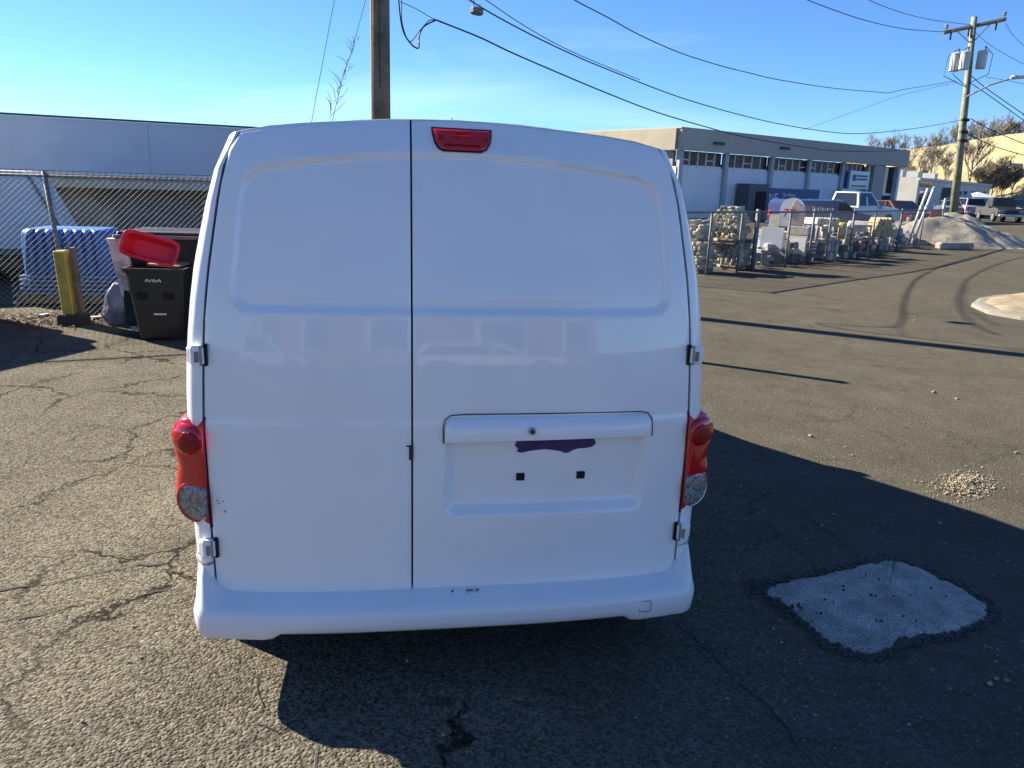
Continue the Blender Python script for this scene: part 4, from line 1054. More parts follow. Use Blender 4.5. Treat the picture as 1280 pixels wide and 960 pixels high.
for x in (-.2, .2): MB().tube([(x, .03, 0), (x, .03, zb_ + .2)], .025, 6).build('leg', 'wood_pole', sg)
panel(960, 971, 268, 284, 1.1, 'stone_c', 'buff_sheet', 'dull buff sheet beside the round topped sign', 'sheet')
def rack(px0, px1, label):
    k = (px0 + px1) / 2; p, rz = yard(k, .45); w_ = (at(px1, 300, p.y) - at(px0, 300, p.y)).length; o = tag(empty('display_rack', p, rz * .4), label, 'rack', 'steel display racks in the yard'); h = zat(k, 281, p)
    for x in (-w_/2, w_/2):
        for y in (-.25, .25): MB().tube([(x, y, 0), (x, y, h)], .022, 6).build('upright', 'steel', o)
    for z in (.12, h * .55, h):
        for y in (-.25, .25): MB().tube([(-w_/2, y, z), (w_/2, y, z)], .018, 6).build('rail', 'steel', o)
        boxo('shelf', 'pallet_wood', (0, 0, z - .03), (w_ * .98, .5, .02), o)
    return o, p, rz, w_, h
def bag(px0, px1, py0, py1, off, mat, label, inner=()):
    p, rz = yard((px0+px1)/2, off); k = (px0+px1)/2; zt, zb_ = zat(k, py0, p), max(.02, zat(k, py1, p)); w_ = (at(px1, py0, p.y) - at(px0, py0, p.y)).length; h = zt - zb_
    o = tag(empty('goods_bag', p + Vector((0, 0, zb_)), -.45), label, 'bag', 'printed bags on the display racks'); vs = []; fs = []; n = 16
    for z, s in ((0, .7), (.06, .95), (.35, 1.0), (.7, .98), (.94, .9), (1, .6)):
        for i in range(n):
            a = 2*math.pi*i/n; c, q = math.cos(a), math.sin(a); vs.append((w_/2 * s * math.copysign(abs(c) ** .4, c), .10 * s * math.copysign(abs(q) ** .6, q), z * h))
    for r_ in range(5):
        for i in range(n): j = (i+1) % n; fs.append((r_*n+i, r_*n+j, r_*n+n+j, r_*n+n+i))
    fs += [tuple(range(n-1, -1, -1)), tuple(range(5*n, 6*n))]
    mk('sack', vs, fs, mat, o, True, 50)
    for (a0, a1, b0, b1, m2) in inner: boxo('print', m2, ((a0+a1-1)/2*w_, -.105, (b0+b1)/2*h), ((a1-a0)*w_, .006, (b1-b0)*h), o)
    return o
for a_, b_, c_2, d_2, of_, mt_, lab_ in ((946, 968, 286, 330, 1.3, ['block_dark', 'wrap'], 'dark stacked goods behind the pale grey sheet'), (966, 984, 288, 326, 1.5, ['sheet_cream', 'stone_b'], 'buff cartons between the grey and cream sheets'), (1004, 1016, 284, 322, 1.4, ['stone_b', 'wrap', 'stone_a'], 'mixed cartons behind the dull blue bag'), (1016, 1032, 278, 318, 1.6, ['sheet_cream', 'wrap', 'sheet_grey'], 'pale cartons piled behind the first rack'), (1032, 1048, 280, 320, 1.5, ['wrap', 'stone_a', 'block_dark'], 'grey cartons between the two racks'), (1050, 1068, 279, 316, 1.7, ['sheet_grey', 'stone_c', 'wrap'], 'cartons stacked behind the bright yellow bag'), (1068, 1086, 283, 314, 1.6, ['block_dark', 'wrap'], 'dark cartons left of the firewood'), (1098, 1112, 284, 312, 1.6, ['wrap', 'sheet_grey'], 'grey cartons right of the firewood'), (1112, 1130, 279, 305, 1.8, ['wrap', 'stone_b'], 'tall wrapped load behind the left wrapped pallet'), (1128, 1146, 277, 303, 1.9, ['wrap', 'sheet_grey', 'stone_b'], 'tall wrapped load behind the leaning pipes')):
    blocks(a_, b_, c_2, d_2, of_, mt_, 'carton_stack', lab_, 'cartons', (3, 1, 4), .03, 'cartons and loads stacked in the yard')
rack(1008, 1042, 'steel display rack right of the cream sheet'); rack(1045, 1082, 'steel display rack holding the yellow bag')
bag(1009, 1017, 281, 297, .25, 'sign_blue', 'dull blue bag on the first display rack', ((.2, .8, .3, .8, 'sheet_grey'),))
bag(1019, 1023, 283, 298, .25, 'sign_pink', 'narrow pinkish bag next to the dull blue one'); bag(1026, 1035, 281, 298, .25, 'sheet_cream', 'cream bag in the middle of the racks', ((.2, .8, .3, .7, 'stone_a'),))
bag(1046, 1056, 278, 299, .25, 'sign_yellow', 'bright yellow bag with pale oval on the second rack', ((.25, .75, .25, .7, 'sheet_cream'),))
bag(1057, 1065, 276, 297, .25, 'sign_white', 'white bag with dark lines beside the bright yellow bag', ((.1, .9, .02, .25, 'sign_yellow'), (.2, .8, .5, .56, 'text_dark'), (.2, .8, .68, .73, 'text_dark')))
panel(1067, 1080, 276, 290, .25, 'sign_white', 'price_sign', 'white square sign with faint red mark beside the bags', 'sign', inner=((.35, .65, .4, .65, 'sign_pink'),))
panel(1012, 1022, 303, 321, .20, 'text_dark', 'dark_sign', 'dark sign with white lines low in the rack', 'sign', inner=((.15, .85, .75, .86, 'sign_white'), (.15, .85, .5, .62, 'sign_white'), (.15, .85, .25, .36, 'sign_white')))
blocks(1024, 1042, 303, 325, .35, ['wrap', 'sheet_cream'], 'goods_stack', 'pale jumbled goods low in the first rack', 'goods', (3, 1, 2)); blocks(1046, 1066, 305, 326, .35, ['wrap', 'block_dark'], 'goods_stack', 'grey jumbled goods low in the second rack', 'goods', (3, 1, 2))
blocks(1066, 1084, 296, 322, .5, ['block_dark', 'sign_red', 'block_dark'], 'goods_stack', 'dark red and black goods under the price sign', 'goods', (2, 1, 3))
blocks(1007, 1042, 272, 281, .9, ['sign_white', 'wrap', 'sheet_cream'], 'goods_row', 'pale wrapped goods along the top of the first rack', 'goods', (6, 1, 1))
# pale crates, wrapped pallets, leaning pipes
pp, rz = yard(1093, .7); fbk = tag(empty('firewood_bundle', pp + Vector((0, 0, zat(1093, 296, pp))), rz * .4), 'bundle of split pale firewood in front of the white pickup', 'firewood')
hh = zat(1093, 272, pp) - zat(1093, 296, pp)
pm('wood_pale', (.50, .38, .20), .85, 0, .35, 14)
for i in range(7):
    for k in range(5):
        MB().prism([(-.5, -.4), (.5, -.45), (0, .55)], -.35, .05, lambda a, b, h: (a * .16, h, b * .16)).build('log', 'wood_pale', fbk).location = ((i - 3) * .12 * (1 - .07 * k), random.uniform(-.05, .05), .08 + k * hh / 5.4)
blocks(1083, 1106, 297, 319, .7, ['wrap', 'block_dark'], 'wrapped_stand', 'grey stand with white top under the firewood', 'stand', (5, 1, 1))
for a, b, c, d, lab in ((1106, 1122, 284, 318, 'left plastic wrapped pallet of grey goods'), (1122, 1138, 288, 316, 'middle plastic wrapped pallet of grey goods'), (1140, 1164, 283, 310, 'wide plastic wrapped pallet nearest the leaning pole')):
    blocks(a, b, c, d, .8, 'wrap', 'wrapped_pallet', lab, 'pallet', (2, 1, 2), .05, 'plastic wrapped pallets in the yard')
for (a, b, c, d), lab in (((1140, 312, 1168, 234), 'taller pale pipe leaning in the yard'), ((1136, 300, 1160, 236), 'shorter pale pipe leaning in the yard')):
    p, rz = yard(a, .35); q = at(c, d, p.y + .4)
    tag(MB().tube([Vector((p.x, p.y, max(0, zat(a, b, p)))), q], .05, 8).build('leaning_pipe', 'galv_light', None, True), lab, 'pipe', 'pipes leaning in the yard')
p, rz = yard(1170, .1); gpost = tag(empty('gate_post', p), 'tall thin post with red flag at the fence end', 'post')
MB().tube([(0, 0, 0), (.1, 0, zat(1178, 248, p))], .05, 8).build('shaft', 'galv_light', gpost); boxo('flag', 'sign_red', (-.15, 0, zat(1168, 267, p)), (.45, .03, .3), gpost)

# jumble of small goods and rubble filling the yard behind the fence
cl = MB(); cmi = []; pm('rubble_grey', (.20, .20, .195), .9, 0, .3, 10); pm('rubble_pale', (.46, .45, .42), .9, 0, .3, 10)
for _ in range(620):
    px = random.uniform(944, 1168); off_ = random.uniform(.35, 1.6); p, rz = yard(px, off_); top_ = (.55 + .30 * noise.noise(Vector((px * .07, off_, 3)))) * (.55 + .4 * off_)
    z = random.random() ** 1.3 * max(.15, top_); sx, sy, sz = random.uniform(.05, .26), random.uniform(.06, .24), random.uniform(.04, .16); n0 = len(cl.f)
    cl.box((p.x, p.y, z + sz / 2), (sx, sy, sz), rot=Matrix.Rotation(random.uniform(-1.2, .6), 3, 'Z') @ Matrix.Rotation(random.uniform(-.25, .25), 3, 'X'), taper=random.uniform(.7, 1)); cmi += [random.choice((0, 0, 1, 1, 2, 3, 4))] * (len(cl.f) - n0)
clo = tag(cl.build('yard_clutter', 'rubble_grey'), 'jumble of small grey and pale goods filling the yard behind the fence', 'clutter', kind='stuff')
for mn_ in ('rubble_pale', 'block_dark', 'stone_b', 'wrap'): clo.data.materials.append(MATS[mn_])
clo.data.polygons.foreach_set('material_index', cmi)
# gravel pile by the leaning pole
ga, gb_ = gp(1172, 312), gp(1270, 307); gc = (ga + gb_) / 2 + Vector((0.2, 1.6, 0)); pm('gravel', (.33, .29, .23), .95, 0, .25, 3, .5, 25, fine=.25)
vs = []; fs = []; NR, NA = 26, 60
for i in range(NR + 1):
    r_ = i / NR
    for k in range(NA):
        a = 2*math.pi*k/NA; x, y = r_ * math.cos(a) * 3.15, r_ * math.sin(a) * 2.0
        h = 1.22 * max(0, 1 - math.hypot((x + .35) / 2.8, y / 1.95)) ** .92 + .40 * math.exp(-((x + 1.9) / .8) ** 2 - ((y + .6) / .7) ** 2) * (1 - r_ ** 4)
        q = Vector((x, y, 0)); h += (noise.noise(q * 1.6) * .13 + noise.noise(q * 5) * .05) * min(1, h * 3); vs.append((gc.x + x, gc.y + y, max(-.01, h) if i < NR else -.02))
for i in range(NR):
    for k in range(NA): j = (k+1) % NA; fs.append((i*NA+k, i*NA+j, i*NA+NA+j, i*NA+NA+k))
tag(mk('gravel_pile', vs, fs, 'gravel', None, True), 'grey brown gravel pile heaped at the foot of the leaning pole', 'gravel pile')
ws = (gp(1172, 313) + gp(1212, 311)) / 2
tag(boxo('sand_ridge_block', 'gravel', ws + Vector((0, 0, .11)), (1.35, .3, .24), None, rz=.25, bev=.05), 'low block standing in for a sunlit sand ridge before the gravel pile', 'ridge')  # block added for the sunlit ridge of sand at the pile foot

# long building with window band
c0, c1 = at(845, 230, 45), at(1125, 230, 60); c0.z = c1.z = 0; dB = (c1 - c0); LB = dB.length; aB = math.atan2(dB.y, dB.x)
lbld = tag(empty('warehouse', c0, aB), 'long grey building with window band, white walls and blue signs', 'building')
pm('stucco', (.33, .295, .225), .9, 0, .12, 1.0, .15, 20); pm('fascia_grey', (.36, .33, .30), .7, 0, .06, 1.0); pm('wall_white', (.62, .66, .72), .7, 0, .06, .8); pm('pilaster', (.34, .37, .42), .7, 0, .08, 2); pm('frame_metal', (.66, .66, .66), .5); pm('pane_brown', (.085, .055, .042), .35, 0, .5, 1.8, spec=.2); pm('wall_dark', (.10, .11, .12), .8)
def zb2(px, py, t=0): return onplane(px, py, c0, c1).z
Hr, Hf, Hw = zb2(846, 160), zb2(846, 187), zb2(850, 208)
def sB(px):
    q = onplane(px, 230, c0, c1) - c0; return math.hypot(q.x, q.y)
boxo('wall', 'wall_white', (LB * .44, .25, Hw / 2), (LB * .88, .3, Hw), lbld)
boxo('end_wall', 'stucco', (.12, 7.2, Hf / 2), (.25, 13.6, Hf - .02), lbld); boxo('rear_wall', 'stucco', (LB/2, 14.1, Hf / 2), (LB, .25, Hf), lbld); boxo('far_wall', 'stucco', (LB - .12, 7.2, Hf / 2), (.25, 13.6, Hf), lbld)
boxo('fascia', 'fascia_grey', (LB/2, -.15, (Hr + Hf) / 2), (LB + .4, .3, Hr - Hf), lbld)
boxo('end_fascia', 'stucco', (-.20, 7.1, (Hr + Hf) / 2 - .003), (.3, 14.2, Hr - Hf), lbld)
boxo('roof', 'fascia_grey', (LB/2, 7, Hr + .03), (LB + .5, 14.6, .07), lbld)
for px in (888, 970):
    x = sB(px); boxo('fascia_light', 'text_dark', (x, -.38, zb2(px, 179 + (px - 888) * .07)), (.9, .12, .14), lbld)
cols_px = [848, 905, 962, 1009, 1051, 1083]
for px in cols_px: boxo('pilaster', 'pilaster', (sB(px), .03, Hf / 2), (.32, .22, Hf - .01), lbld)
for i in range(5):
    xa, xb = sB(cols_px[i]) + .17, sB(cols_px[i+1]) - .17; n = 5; boxo('window_head', 'text_dark', ((xa+xb)/2, .45, (Hf+Hw)/2), (xb - xa, .05, Hf - Hw), lbld)
    for k in range(n):
        x = lerp(xa, xb, (k + .5) / n); w_ = (xb - xa) / n
        wn = MB().box((x - w_/2 + .04, .22, (Hf+Hw)/2), (.07, .10, Hf - Hw - .01)).box((x, .22, Hw + .06), (w_ - .08, .10, .10)).build('window', 'frame_metal', lbld)
        boxo('pane', 'pane_brown', (x, .24, (Hf+Hw)/2 + .02), (w_ - .08, .03, Hf - Hw - .1), wn)
        if (i * 4 + k) % 3 == 0: boxo('transom', 'frame_metal', (x, .20, lerp(Hw, Hf, .45)), (w_ - .08, .05, .05), wn)
xg = (sB(1088) + sB(1102)) / 2; boxo('grey_block', 'fascia_grey', (xg, .1, Hf/2), (sB(1102) - sB(1088), .5, Hf - .01), lbld)
xe, xf = sB(1103), sB(1119); boxo('entrance_recess', 'wall_dark', ((xe+xf)/2, .9, Hf/2), (xf - xe, .1, Hf), lbld)
boxo('entrance_glass', 'dark_glass', ((xe+xf)/2, .35, Hf * .72), (xf - xe - .1, .06, Hf * .5), lbld); boxo('entrance_beam', 'frame_metal', ((xe+xf)/2, .3, Hf * .46), (xf - xe, .14, .18), lbld)
boxo('entrance_door', 'dark_glass', ((xe+xf)/2, .4, Hf * .2), (xf - xe - .4, .08, Hf * .4), lbld); boxo('corner_post', 'frame_metal', (sB(1121), .1, Hf/2), (.3, .35, Hf - .01), lbld)
x0_, x1_ = sB(921), sB(946); ht = zb2(940, 230)
dk = MB().box(((x0_+x1_)/2, -.5, ht/2), (x1_ - x0_, .9, ht)).build('dock_house', 'wall_dark', lbld); boxo('dock_opening', 'dark_void', ((x0_+x1_)/2 + .2, -.97, ht*.42), (1.0, .03, ht*.75), dk)
def bsign(px0, px1, py0, py1, mat, lift=.12, name='sign_panel'):
    a, b = sB(px0), sB(px1); z1, z0 = zb2((px0+px1)/2, py0), zb2((px0+px1)/2, py1)
    return boxo(name, mat, ((a+b)/2, -.05 - lift, (z0+z1)/2), (b - a, .08, z1 - z0), lbld), a, b, z0, z1
pm('sign_navy', (.02, .055, .19), .5, 0, .06)
sg1, a, b, z0, z1 = bsign(955, 1020, 236, 264, 'sign_navy', .25)
text('lettering', 'NE', (z1 - z0) * .52, 'sign_white', sg1, facing((a + .15, -.36, lerp(z0, z1, .42)), (1, 0, 0)), .006)
text('lettering', 'Northeast', (z1 - z0) * .24, 'sign_white', sg1, facing((a + (b - a) * .27, -.36, lerp(z0, z1, .66)), (1, 0, 0)), .006)
text('lettering', 'Co.', (z1 - z0) * .16, 'sign_white', sg1, facing((a + (b - a) * .27, -.36, lerp(z0, z1, .46)), (1, 0, 0)), .006)
sg2, a, b, z0, z1 = bsign(1058, 1082, 214, 236, 'sign_white')
for k, (p0, p1, q0, q1) in enumerate(((.12, .3, .45, .8), (.34, .9, .68, .78), (.34, .9, .5, .6), (.1, .9, .12, .2))): boxo('print', 'sign_navy', (lerp(a, b, (p0+p1)/2), -.22, lerp(z0, z1, (q0+q1)/2)), ((p1-p0)*(b-a), .02, (q1-q0)*(z1-z0)), sg2)
boxo('sign_side', 'sign_navy', (a - .15, -.16, (z0+z1)/2), (.3, .1, (z1-z0)), sg2)
sg3, a, b, z0, z1 = bsign(1045, 1063, 236, 251, 'sign_white', .4); boxo('print', 'scuff_grey', ((a+b)/2, -.50, lerp(z0, z1, .45)), ((b-a)*.7, .02, (z1-z0)*.4), sg3)

# small white building
s0 = at(1146, 240, 74); s1 = at(1237, 240, 96); s0.z = s1.z = 0; dS = s1 - s0; LS_ = dS.length
sb_ = tag(empty('small_building', s0, math.atan2(dS.y, dS.x)), 'small flat roofed white building behind the leaning pole', 'building'); hS = onplane(1147, 222, s0, s1).z
pm('stucco_white', (.60, .56, .50), .85, 0, .08, 1, .1, 20)
wd2 = 6.0
MB().box((LS_/2, wd2/2, hS/2), (LS_, wd2, hS)).build('wall', 'stucco_white', sb_); boxo('parapet', 'stucco_white', (LS_/2, -.04, hS - .1), (LS_ + .2, .2, .22), sb_); boxo('roof', 'fascia_grey', (LS_/2, wd2/2, hS + .02), (LS_ - .3, wd2 - .3, .06), sb_)
def sS(px):
    q = onplane(px, 240, s0, s1) - s0; return math.hypot(q.x, q.y)
for px0, px1, py0, py1, nm in ((1147, 1163, 228, 234, 'window'), (1148, 1154, 239, 256, 'window'), (1156, 1163, 240, 256, 'window'), (1176, 1187, 234, 262, 'door'), (1196, 1201, 239, 252, 'window'), (1204, 1208, 239, 249, 'window'), (1214, 1217, 239, 244, 'window'), (1228, 1231, 239, 244, 'window')):
    a, b = sS(px0), sS(px1); z1, z0 = onplane((px0+px1)/2, py0, s0, s1).z, max(.05, onplane((px0+px1)/2, py1, s0, s1).z)
    wn = boxo(nm, 'frame_metal', ((a+b)/2, -.03, (z0+z1)/2), (b - a + .16, .10, z1 - z0 + .16), sb_); boxo('pane', 'dark_glass', ((a+b)/2, -.07, (z0+z1)/2), (b - a, .06, z1 - z0), wn)
for x in (2, 7, 13): boxo('roof_unit', 'galv_light', (x, 2.5, hS + .4), (1.2, 1.2, .7), sb_)

# ---------------------------------------------------------------- parked vehicles
def vehicle(name, label, cat, loc, rz, kind, colr, group=None):
    o = tag(empty(name, loc, rz), label, cat, group); mn = 'car_' + str(colr)
    pm(mn, colr, .3, .1, .04, 2, coat=.8)
    W_ = .90
    if kind == 'pickup':
        low = [(-2.7, .45), (-2.7, 1.02), (-.55, 1.05), (-.45, 1.08), (.95, 1.12), (1.2, 1.10), (2.45, 1.0), (2.62, .85), (2.66, .45)]; cab = [(-.75, 1.06), (-.62, 1.78), (.35, 1.80), (.95, 1.10)]
    elif kind == 'suv':
        low = [(-2.2, .4), (-2.25, .95), (-2.1, 1.05), (.9, 1.05), (2.1, .95), (2.25, .75), (2.25, .4)]; cab = [(-2.1, 1.04), (-1.8, 1.66), (.1, 1.68), (.95, 1.04)]
    else:
        low = [(-2.15, .38), (-2.2, .8), (-1.9, .95), (.8, .92), (1.95, .8), (2.15, .62), (2.15, .38)]; cab = [(-1.75, .93), (-1.15, 1.38), (.05, 1.42), (.95, .91)]
    if kind == 'van': low = [(-2.2, .4), (-2.25, 1.3), (-2.1, 1.48), (.35, 1.52), (1.15, 1.02), (2.1, .88), (2.25, .7), (2.25, .4)]; cab = [(.0, 1.0), (.05, 1.44), (.38, 1.47), (1.12, 1.0)]
    vs = []; fs = []; n = len(low)
    for y, k, dz in ((-W_, .97, -.0), (-W_ * .98, 1, .0), (-W_ * .86, 1, .03), (W_ * .86, 1, .03), (W_ * .98, 1, 0), (W_, .97, 0)):
        for i, (x, z) in enumerate(low): vs.append((x * (1 if abs(y) < W_ * .9 else .985), y, z + (dz if 0 < i < n - 1 else 0)))
    for r_ in range(5):
        for i in range(n): j = (i+1) % n; fs.append((r_*n+i, r_*n+j, r_*n+n+j, r_*n+n+i))
    fs += [tuple(range(n-1, -1, -1)), tuple(range(5*n, 6*n))]
    mk('body', vs, fs, mn, o, True, 30)
    vs = []; m_ = len(cab)
    for y in (-W_ * .95, W_ * .95):
        for (x, z) in cab: vs.append((x + (.01 if kind == 'van' else 0), y * ((.80 if z > 1.2 else 1) if kind != 'van' else 1.06), z + (.012 if kind == 'van' else 0)))
    cfs = [(3, 2, 1, 0), (4, 5, 6, 7)] + [(i, (i+1) % 4, 4 + (i+1) % 4, 4+i) for i in range(4)]
    mk('cabin', vs, cfs, mn, o)
    def inset(q, nm, k=.86, push=.012):
        P = [Vector(vs[i]) for i in q]; c = sum(P, Vector()) / 4; nn = (P[1]-P[0]).cross(P[3]-P[0]).normalized()
        if nn.dot(c - Vector((0, 0, 1.0))) < 0: nn = -nn
        T = [c + (p - c) * k for p in P]; mk(nm, [p + nn * push for p in T] + [p - nn * .02 for p in T], [(0, 1, 2, 3), (0, 1, 5, 4), (1, 2, 6, 5), (2, 3, 7, 6), (3, 0, 4, 7)], 'dark_glass', o)
    inset((2, 3, 7, 6), 'windscreen'); inset((0, 1, 5, 4), 'rear_window'); inset((0, 1, 2, 3), 'side_window', .84); inset((4, 5, 6, 7), 'side_window', .84)
    for s in (-1, 1): boxo('door_pillar', mn, (-.1, s * W_ * .86, 1.30 if kind != 'car' else 1.12), (.10, .12, .5), o, rot=Matrix.Rotation(s * .22, 3, 'X'))
    xf_, xr_ = (1.65, -1.65) if kind == 'pickup' else (1.35, -1.35); r_ = .38 if kind != 'car' else .32
    for x in (xf_, xr_):
        for s in (-1, 1):
            t = MB().lathe([(.2, -.11), (r_ * .9, -.11), (r_, -.07), (r_, .07), (r_ * .9, .11), (.2, .11)], (x, s * (W_ - .06), r_), 20, 'Y').build('wheel', 'tyre', o, True, 40)
            MB().lathe([(.22, -.115), (.22, .115)], (x, s * (W_ - .06), r_), 14, 'Y').build('rim', 'rim', t)
    xe_ = max(x for x, z in low); xb_ = min(x for x, z in low)
    for s in (-1, 1):
        MB().box((xe_ - .06, s * .66, .80 if kind != 'car' else .66), (.16, .36, .16), bev=.03).build('headlight', 'clear_lens', o); MB().box((xb_ + .03, s * .72, .86 if kind != 'car' else .74), (.12, .22, .26 if kind != 'car' else .14), bev=.03).build('tail_light', 'red_lens', o)
        MB().box((.85, s * (W_ + .08), 1.08 if kind != 'car' else .95), (.10, .2, .14), bev=.03).build('mirror', mn, o)
    boxo('grille', 'black_plastic', (xe_ - .01, 0, .76 if kind != 'car' else .58), (.06, .9, .24 if kind != 'car' else .14), o, bev=.01)
    boxo('bumper', 'galv_light' if kind == 'pickup' else mn, (xe_ + .03, 0, .50), (.16, 1.7, .18), o, bev=.04); boxo('bumper', 'galv_light' if kind == 'pickup' else mn, (xb_ - .03, 0, .48), (.16, 1.7, .18), o, bev=.04)
    boxo('number_plate', 'label_white', (xb_ - .12, 0, .62), (.02, .34, .15), o)
    return o
VG = 'vehicles parked beyond the yard'
v = gp(1262, 278); v1_ = vehicle('pickup_truck', 'dark grey pickup facing the road at the far right', 'pickup', Vector((v.x, v.y + 1.5, 0)), R(-104), 'pickup', (.028, .030, .033), VG)
v = gp(1222, 273); vehicle('parked_suv', 'silver SUV parked tail first beside the small building', 'SUV', Vector((v.x, v.y + 2, 0)), R(82), 'suv', (.30, .33, .38), VG)
v = gp(1199, 272); vehicle('parked_car', 'blue grey car partly behind the leaning pole', 'car', Vector((v.x, v.y + 2, 0)), R(70), 'car', (.16, .20, .27), VG)
p = at(1236, 262, 88); vehicle('parked_car', 'white car standing behind the silver SUV', 'car', Vector((p.x, p.y, 0)), R(20), 'suv', (.7, .7, .68), VG)
p = at(1276, 258, 84); vehicle('parked_car', 'dark car at the right edge behind the grey pickup', 'car', Vector((p.x, p.y, 0)), R(15), 'suv', (.03, .03, .035), VG)
p = at(1066, 262, 40); pk = vehicle('pickup_truck', 'pale blue white pickup behind the fence, facing right', 'pickup', Vector((p.x, p.y, .2)), R(30), 'pickup', (.55, .60, .66), VG); pk.location.z = 0
p = at(1028, 262, 33); bc = vehicle('parked_van', 'dark blue van with white lettering behind the display racks', 'van', Vector((p.x, p.y, 0)), R(20), 'van', (.015, .03, .12), VG)
bc.scale = (.94, .94, .92)
mb = MB()
for i in range(9): mb.box((-1.3 + i * .13, -.915, 1.14 + (.02 if i in (0, 3) else 0)), (.05 if i % 2 else .08, .012, .17 if i in (0, 3) else .11))
mb.build('lettering', 'sign_white', bc)['kind'] = 'stuff'
p = at(1122, 276, 43); vehicle('parked_car', 'dark red car behind the wrapped pallets', 'car', Vector((p.x, p.y, 0)), R(-80), 'car', (.07, .008, .010), VG)
# a car out of frame whose shadow falls across the left of the yard
vehicle('parked_wagon', 'tall dark wagon parked just left of the picture, casting the shadow there', 'wagon', Vector((-7.88, 6.75, 0)), R(62), 'suv', (.05, .05, .055)).scale = (1.08, 1.08, 1.34)

# ---------------------------------------------------------------- hill and bare trees
pm('hill_grass', (.36, .30, .16), .95, 0, .2, .15, .3, 2, fine=.15)
HC = [(930, 215, 135), (1040, 205, 132), (1090, 194, 128), (1115, 186, 124), (1170, 181, 120), (1230, 172, 116), (1285, 163, 112), (1400, 150, 108), (1600, 140, 104)]
vs = []; fs = []; NC = 90; NRr = 26
for i in range(NC + 1):
    t = i / NC * (len(HC) - 1); k = min(int(t), len(HC) - 2); f_ = t - k
    px, py, Y = [lerp(HC[k][q], HC[k+1][q], f_) for q in range(3)]
    top = at(px, py, Y); foot = at(px, 250, Y - 18); hv = Vector((top.x, top.y, 0)); fv = Vector((foot.x, foot.y, 0)); dv = hv - fv
    for j in range(NRr + 1):
        s = j / NRr
        if s <= .6: q = s / .6; p = fv + dv * q; z = top.z * (q ** .85)
        else: q = (s - .6) / .4; p = hv + dv.normalized() * (q * 70); z = top.z * (1 - .15 * q) + 1.5 * q
        p3 = Vector((p.x, p.y, 0)); vs.append((p.x, p.y, z + (noise.noise(p3 * .12) * .5 + noise.noise(p3 * .5) * .2) * min(1, s * 5) - (.05 if j == 0 else 0)))
for i in range(NC):
    for j in range(NRr): k = i * (NRr + 1) + j; fs.append((k, k + NRr + 1, k + NRr + 2, k + 1))
hill = tag(mk('hill', vs, fs, 'hill_grass', None, True), kind='structure')
pm('bark', (.27, .235, .20), .9, 0, .3, 2); pm('bark_light', (.29, .235, .175), .9, 0, .3, 2)
def tree_mesh(h, seed, spread=.5, depth=5, base=.016, kids=3):
    rnd = random.Random(seed); tr = MB(); br = MB()
    def grow(p, d, L_, r_, lv):
        mid = p + d * L_ * .5 + Vector((rnd.uniform(-1, 1), rnd.uniform(-1, 1), rnd.uniform(-.3, .6))) * L_ * .06; e = p + d * L_
        (tr if lv == 0 else br).tube([p, mid, e], [max(.020, r_), max(.018, r_ * .85), max(.014, r_ * .66)], 6 if lv == 0 else 4 if lv < 3 else 3, False)
        if lv >= depth: return
        for k in range(8 if lv == 0 else kids + (1 if lv < 2 else 0)):
            a = rnd.uniform(0, 6.283); sp_2 = rnd.uniform(.45, 1.0) * spread
            ax_ = Vector((math.cos(a), math.sin(a), 0)); nd = (d + ax_ * sp_2 * 1.3 + Vector((0, 0, .28))).normalized(); st = p.lerp(e, rnd.uniform(.3, 1.0))
            grow(st, nd, L_ * rnd.uniform(.5, .74), r_ * rnd.uniform(.45, .62), lv + 1)
    grow(Vector((0, 0, 0)), Vector((rnd.uniform(-.06, .06), 0, 1)).normalized(), h * .42, h * base, 0)
    return tr, br
variants = []
for k in range(5):
    tr, br = tree_mesh(9, 40 + k, .5, 5, .012, 3)
    root = empty('bare_tree', (0, 0, 0)); tr.build('trunk', 'bark', root); br.build('crown', 'bark', root); variants.append(root)
used = [False] * 5
TG = 'bare trees on and below the hill'
def put_tree(px, py, Y, hpx, kind, label):
    p = at(px, py, Y); topz = at(px, py - hpx, Y).z; sc_ = (topz - p.z) / 9.0
    if used[kind]: r_ = copy_tree(variants[kind])
    else: r_ = variants[kind]; used[kind] = True
    if Y > 110: sc_ *= 1.5; p = p + Vector((0, 2.5, -.40 * 9 * sc_))
    r_.location = p; wide = 1.15; r_.scale = (sc_ * wide, sc_ * wide, sc_); r_.rotation_euler = (0, 0, random.random() * 6.28)
    tag(r_, label, 'tree', TG); return r_
RIDGE_WORDS = ['leftmost against the sky above the long building', 'second from the left above the long building', 'above the far end of the long building roof', 'fourth from the left along the skyline', 'fifth from the left along the skyline', 'left of the leaning pole on the skyline', 'nearest the left side of the leaning pole', 'first right of the leaning pole', 'second right of the leaning pole', 'third right of the leaning pole', 'fourth right of the leaning pole', 'fifth right of the leaning pole', 'at the right edge of the picture', 'half out of the picture at the right', 'last beyond the right edge', 'shorter one just right of the leaning pole', 'shorter one in the middle of the right group', 'shorter one close to the right edge']
ridge = [(1088, 196, 38), (1106, 190, 44), (1124, 187, 36), (1140, 186, 34), (1158, 184, 30), (1176, 182, 40), (1192, 179, 36), (1206, 177, 42), (1220, 175, 44), (1234, 174, 46), (1248, 171, 40), (1262, 169, 44), (1276, 167, 40), (1290, 165, 42), (1306, 163, 40), (1215, 175, 34), (1242, 172, 36), (1270, 168, 34)]
for i, (px, py, hh_) in enumerate(ridge):
    put_tree(px, py + 3, 127 - (px - 1088) * .06, hh_ * .92, i % 5, 'bare tree on the hill crest, %s' % RIDGE_WORDS[i])
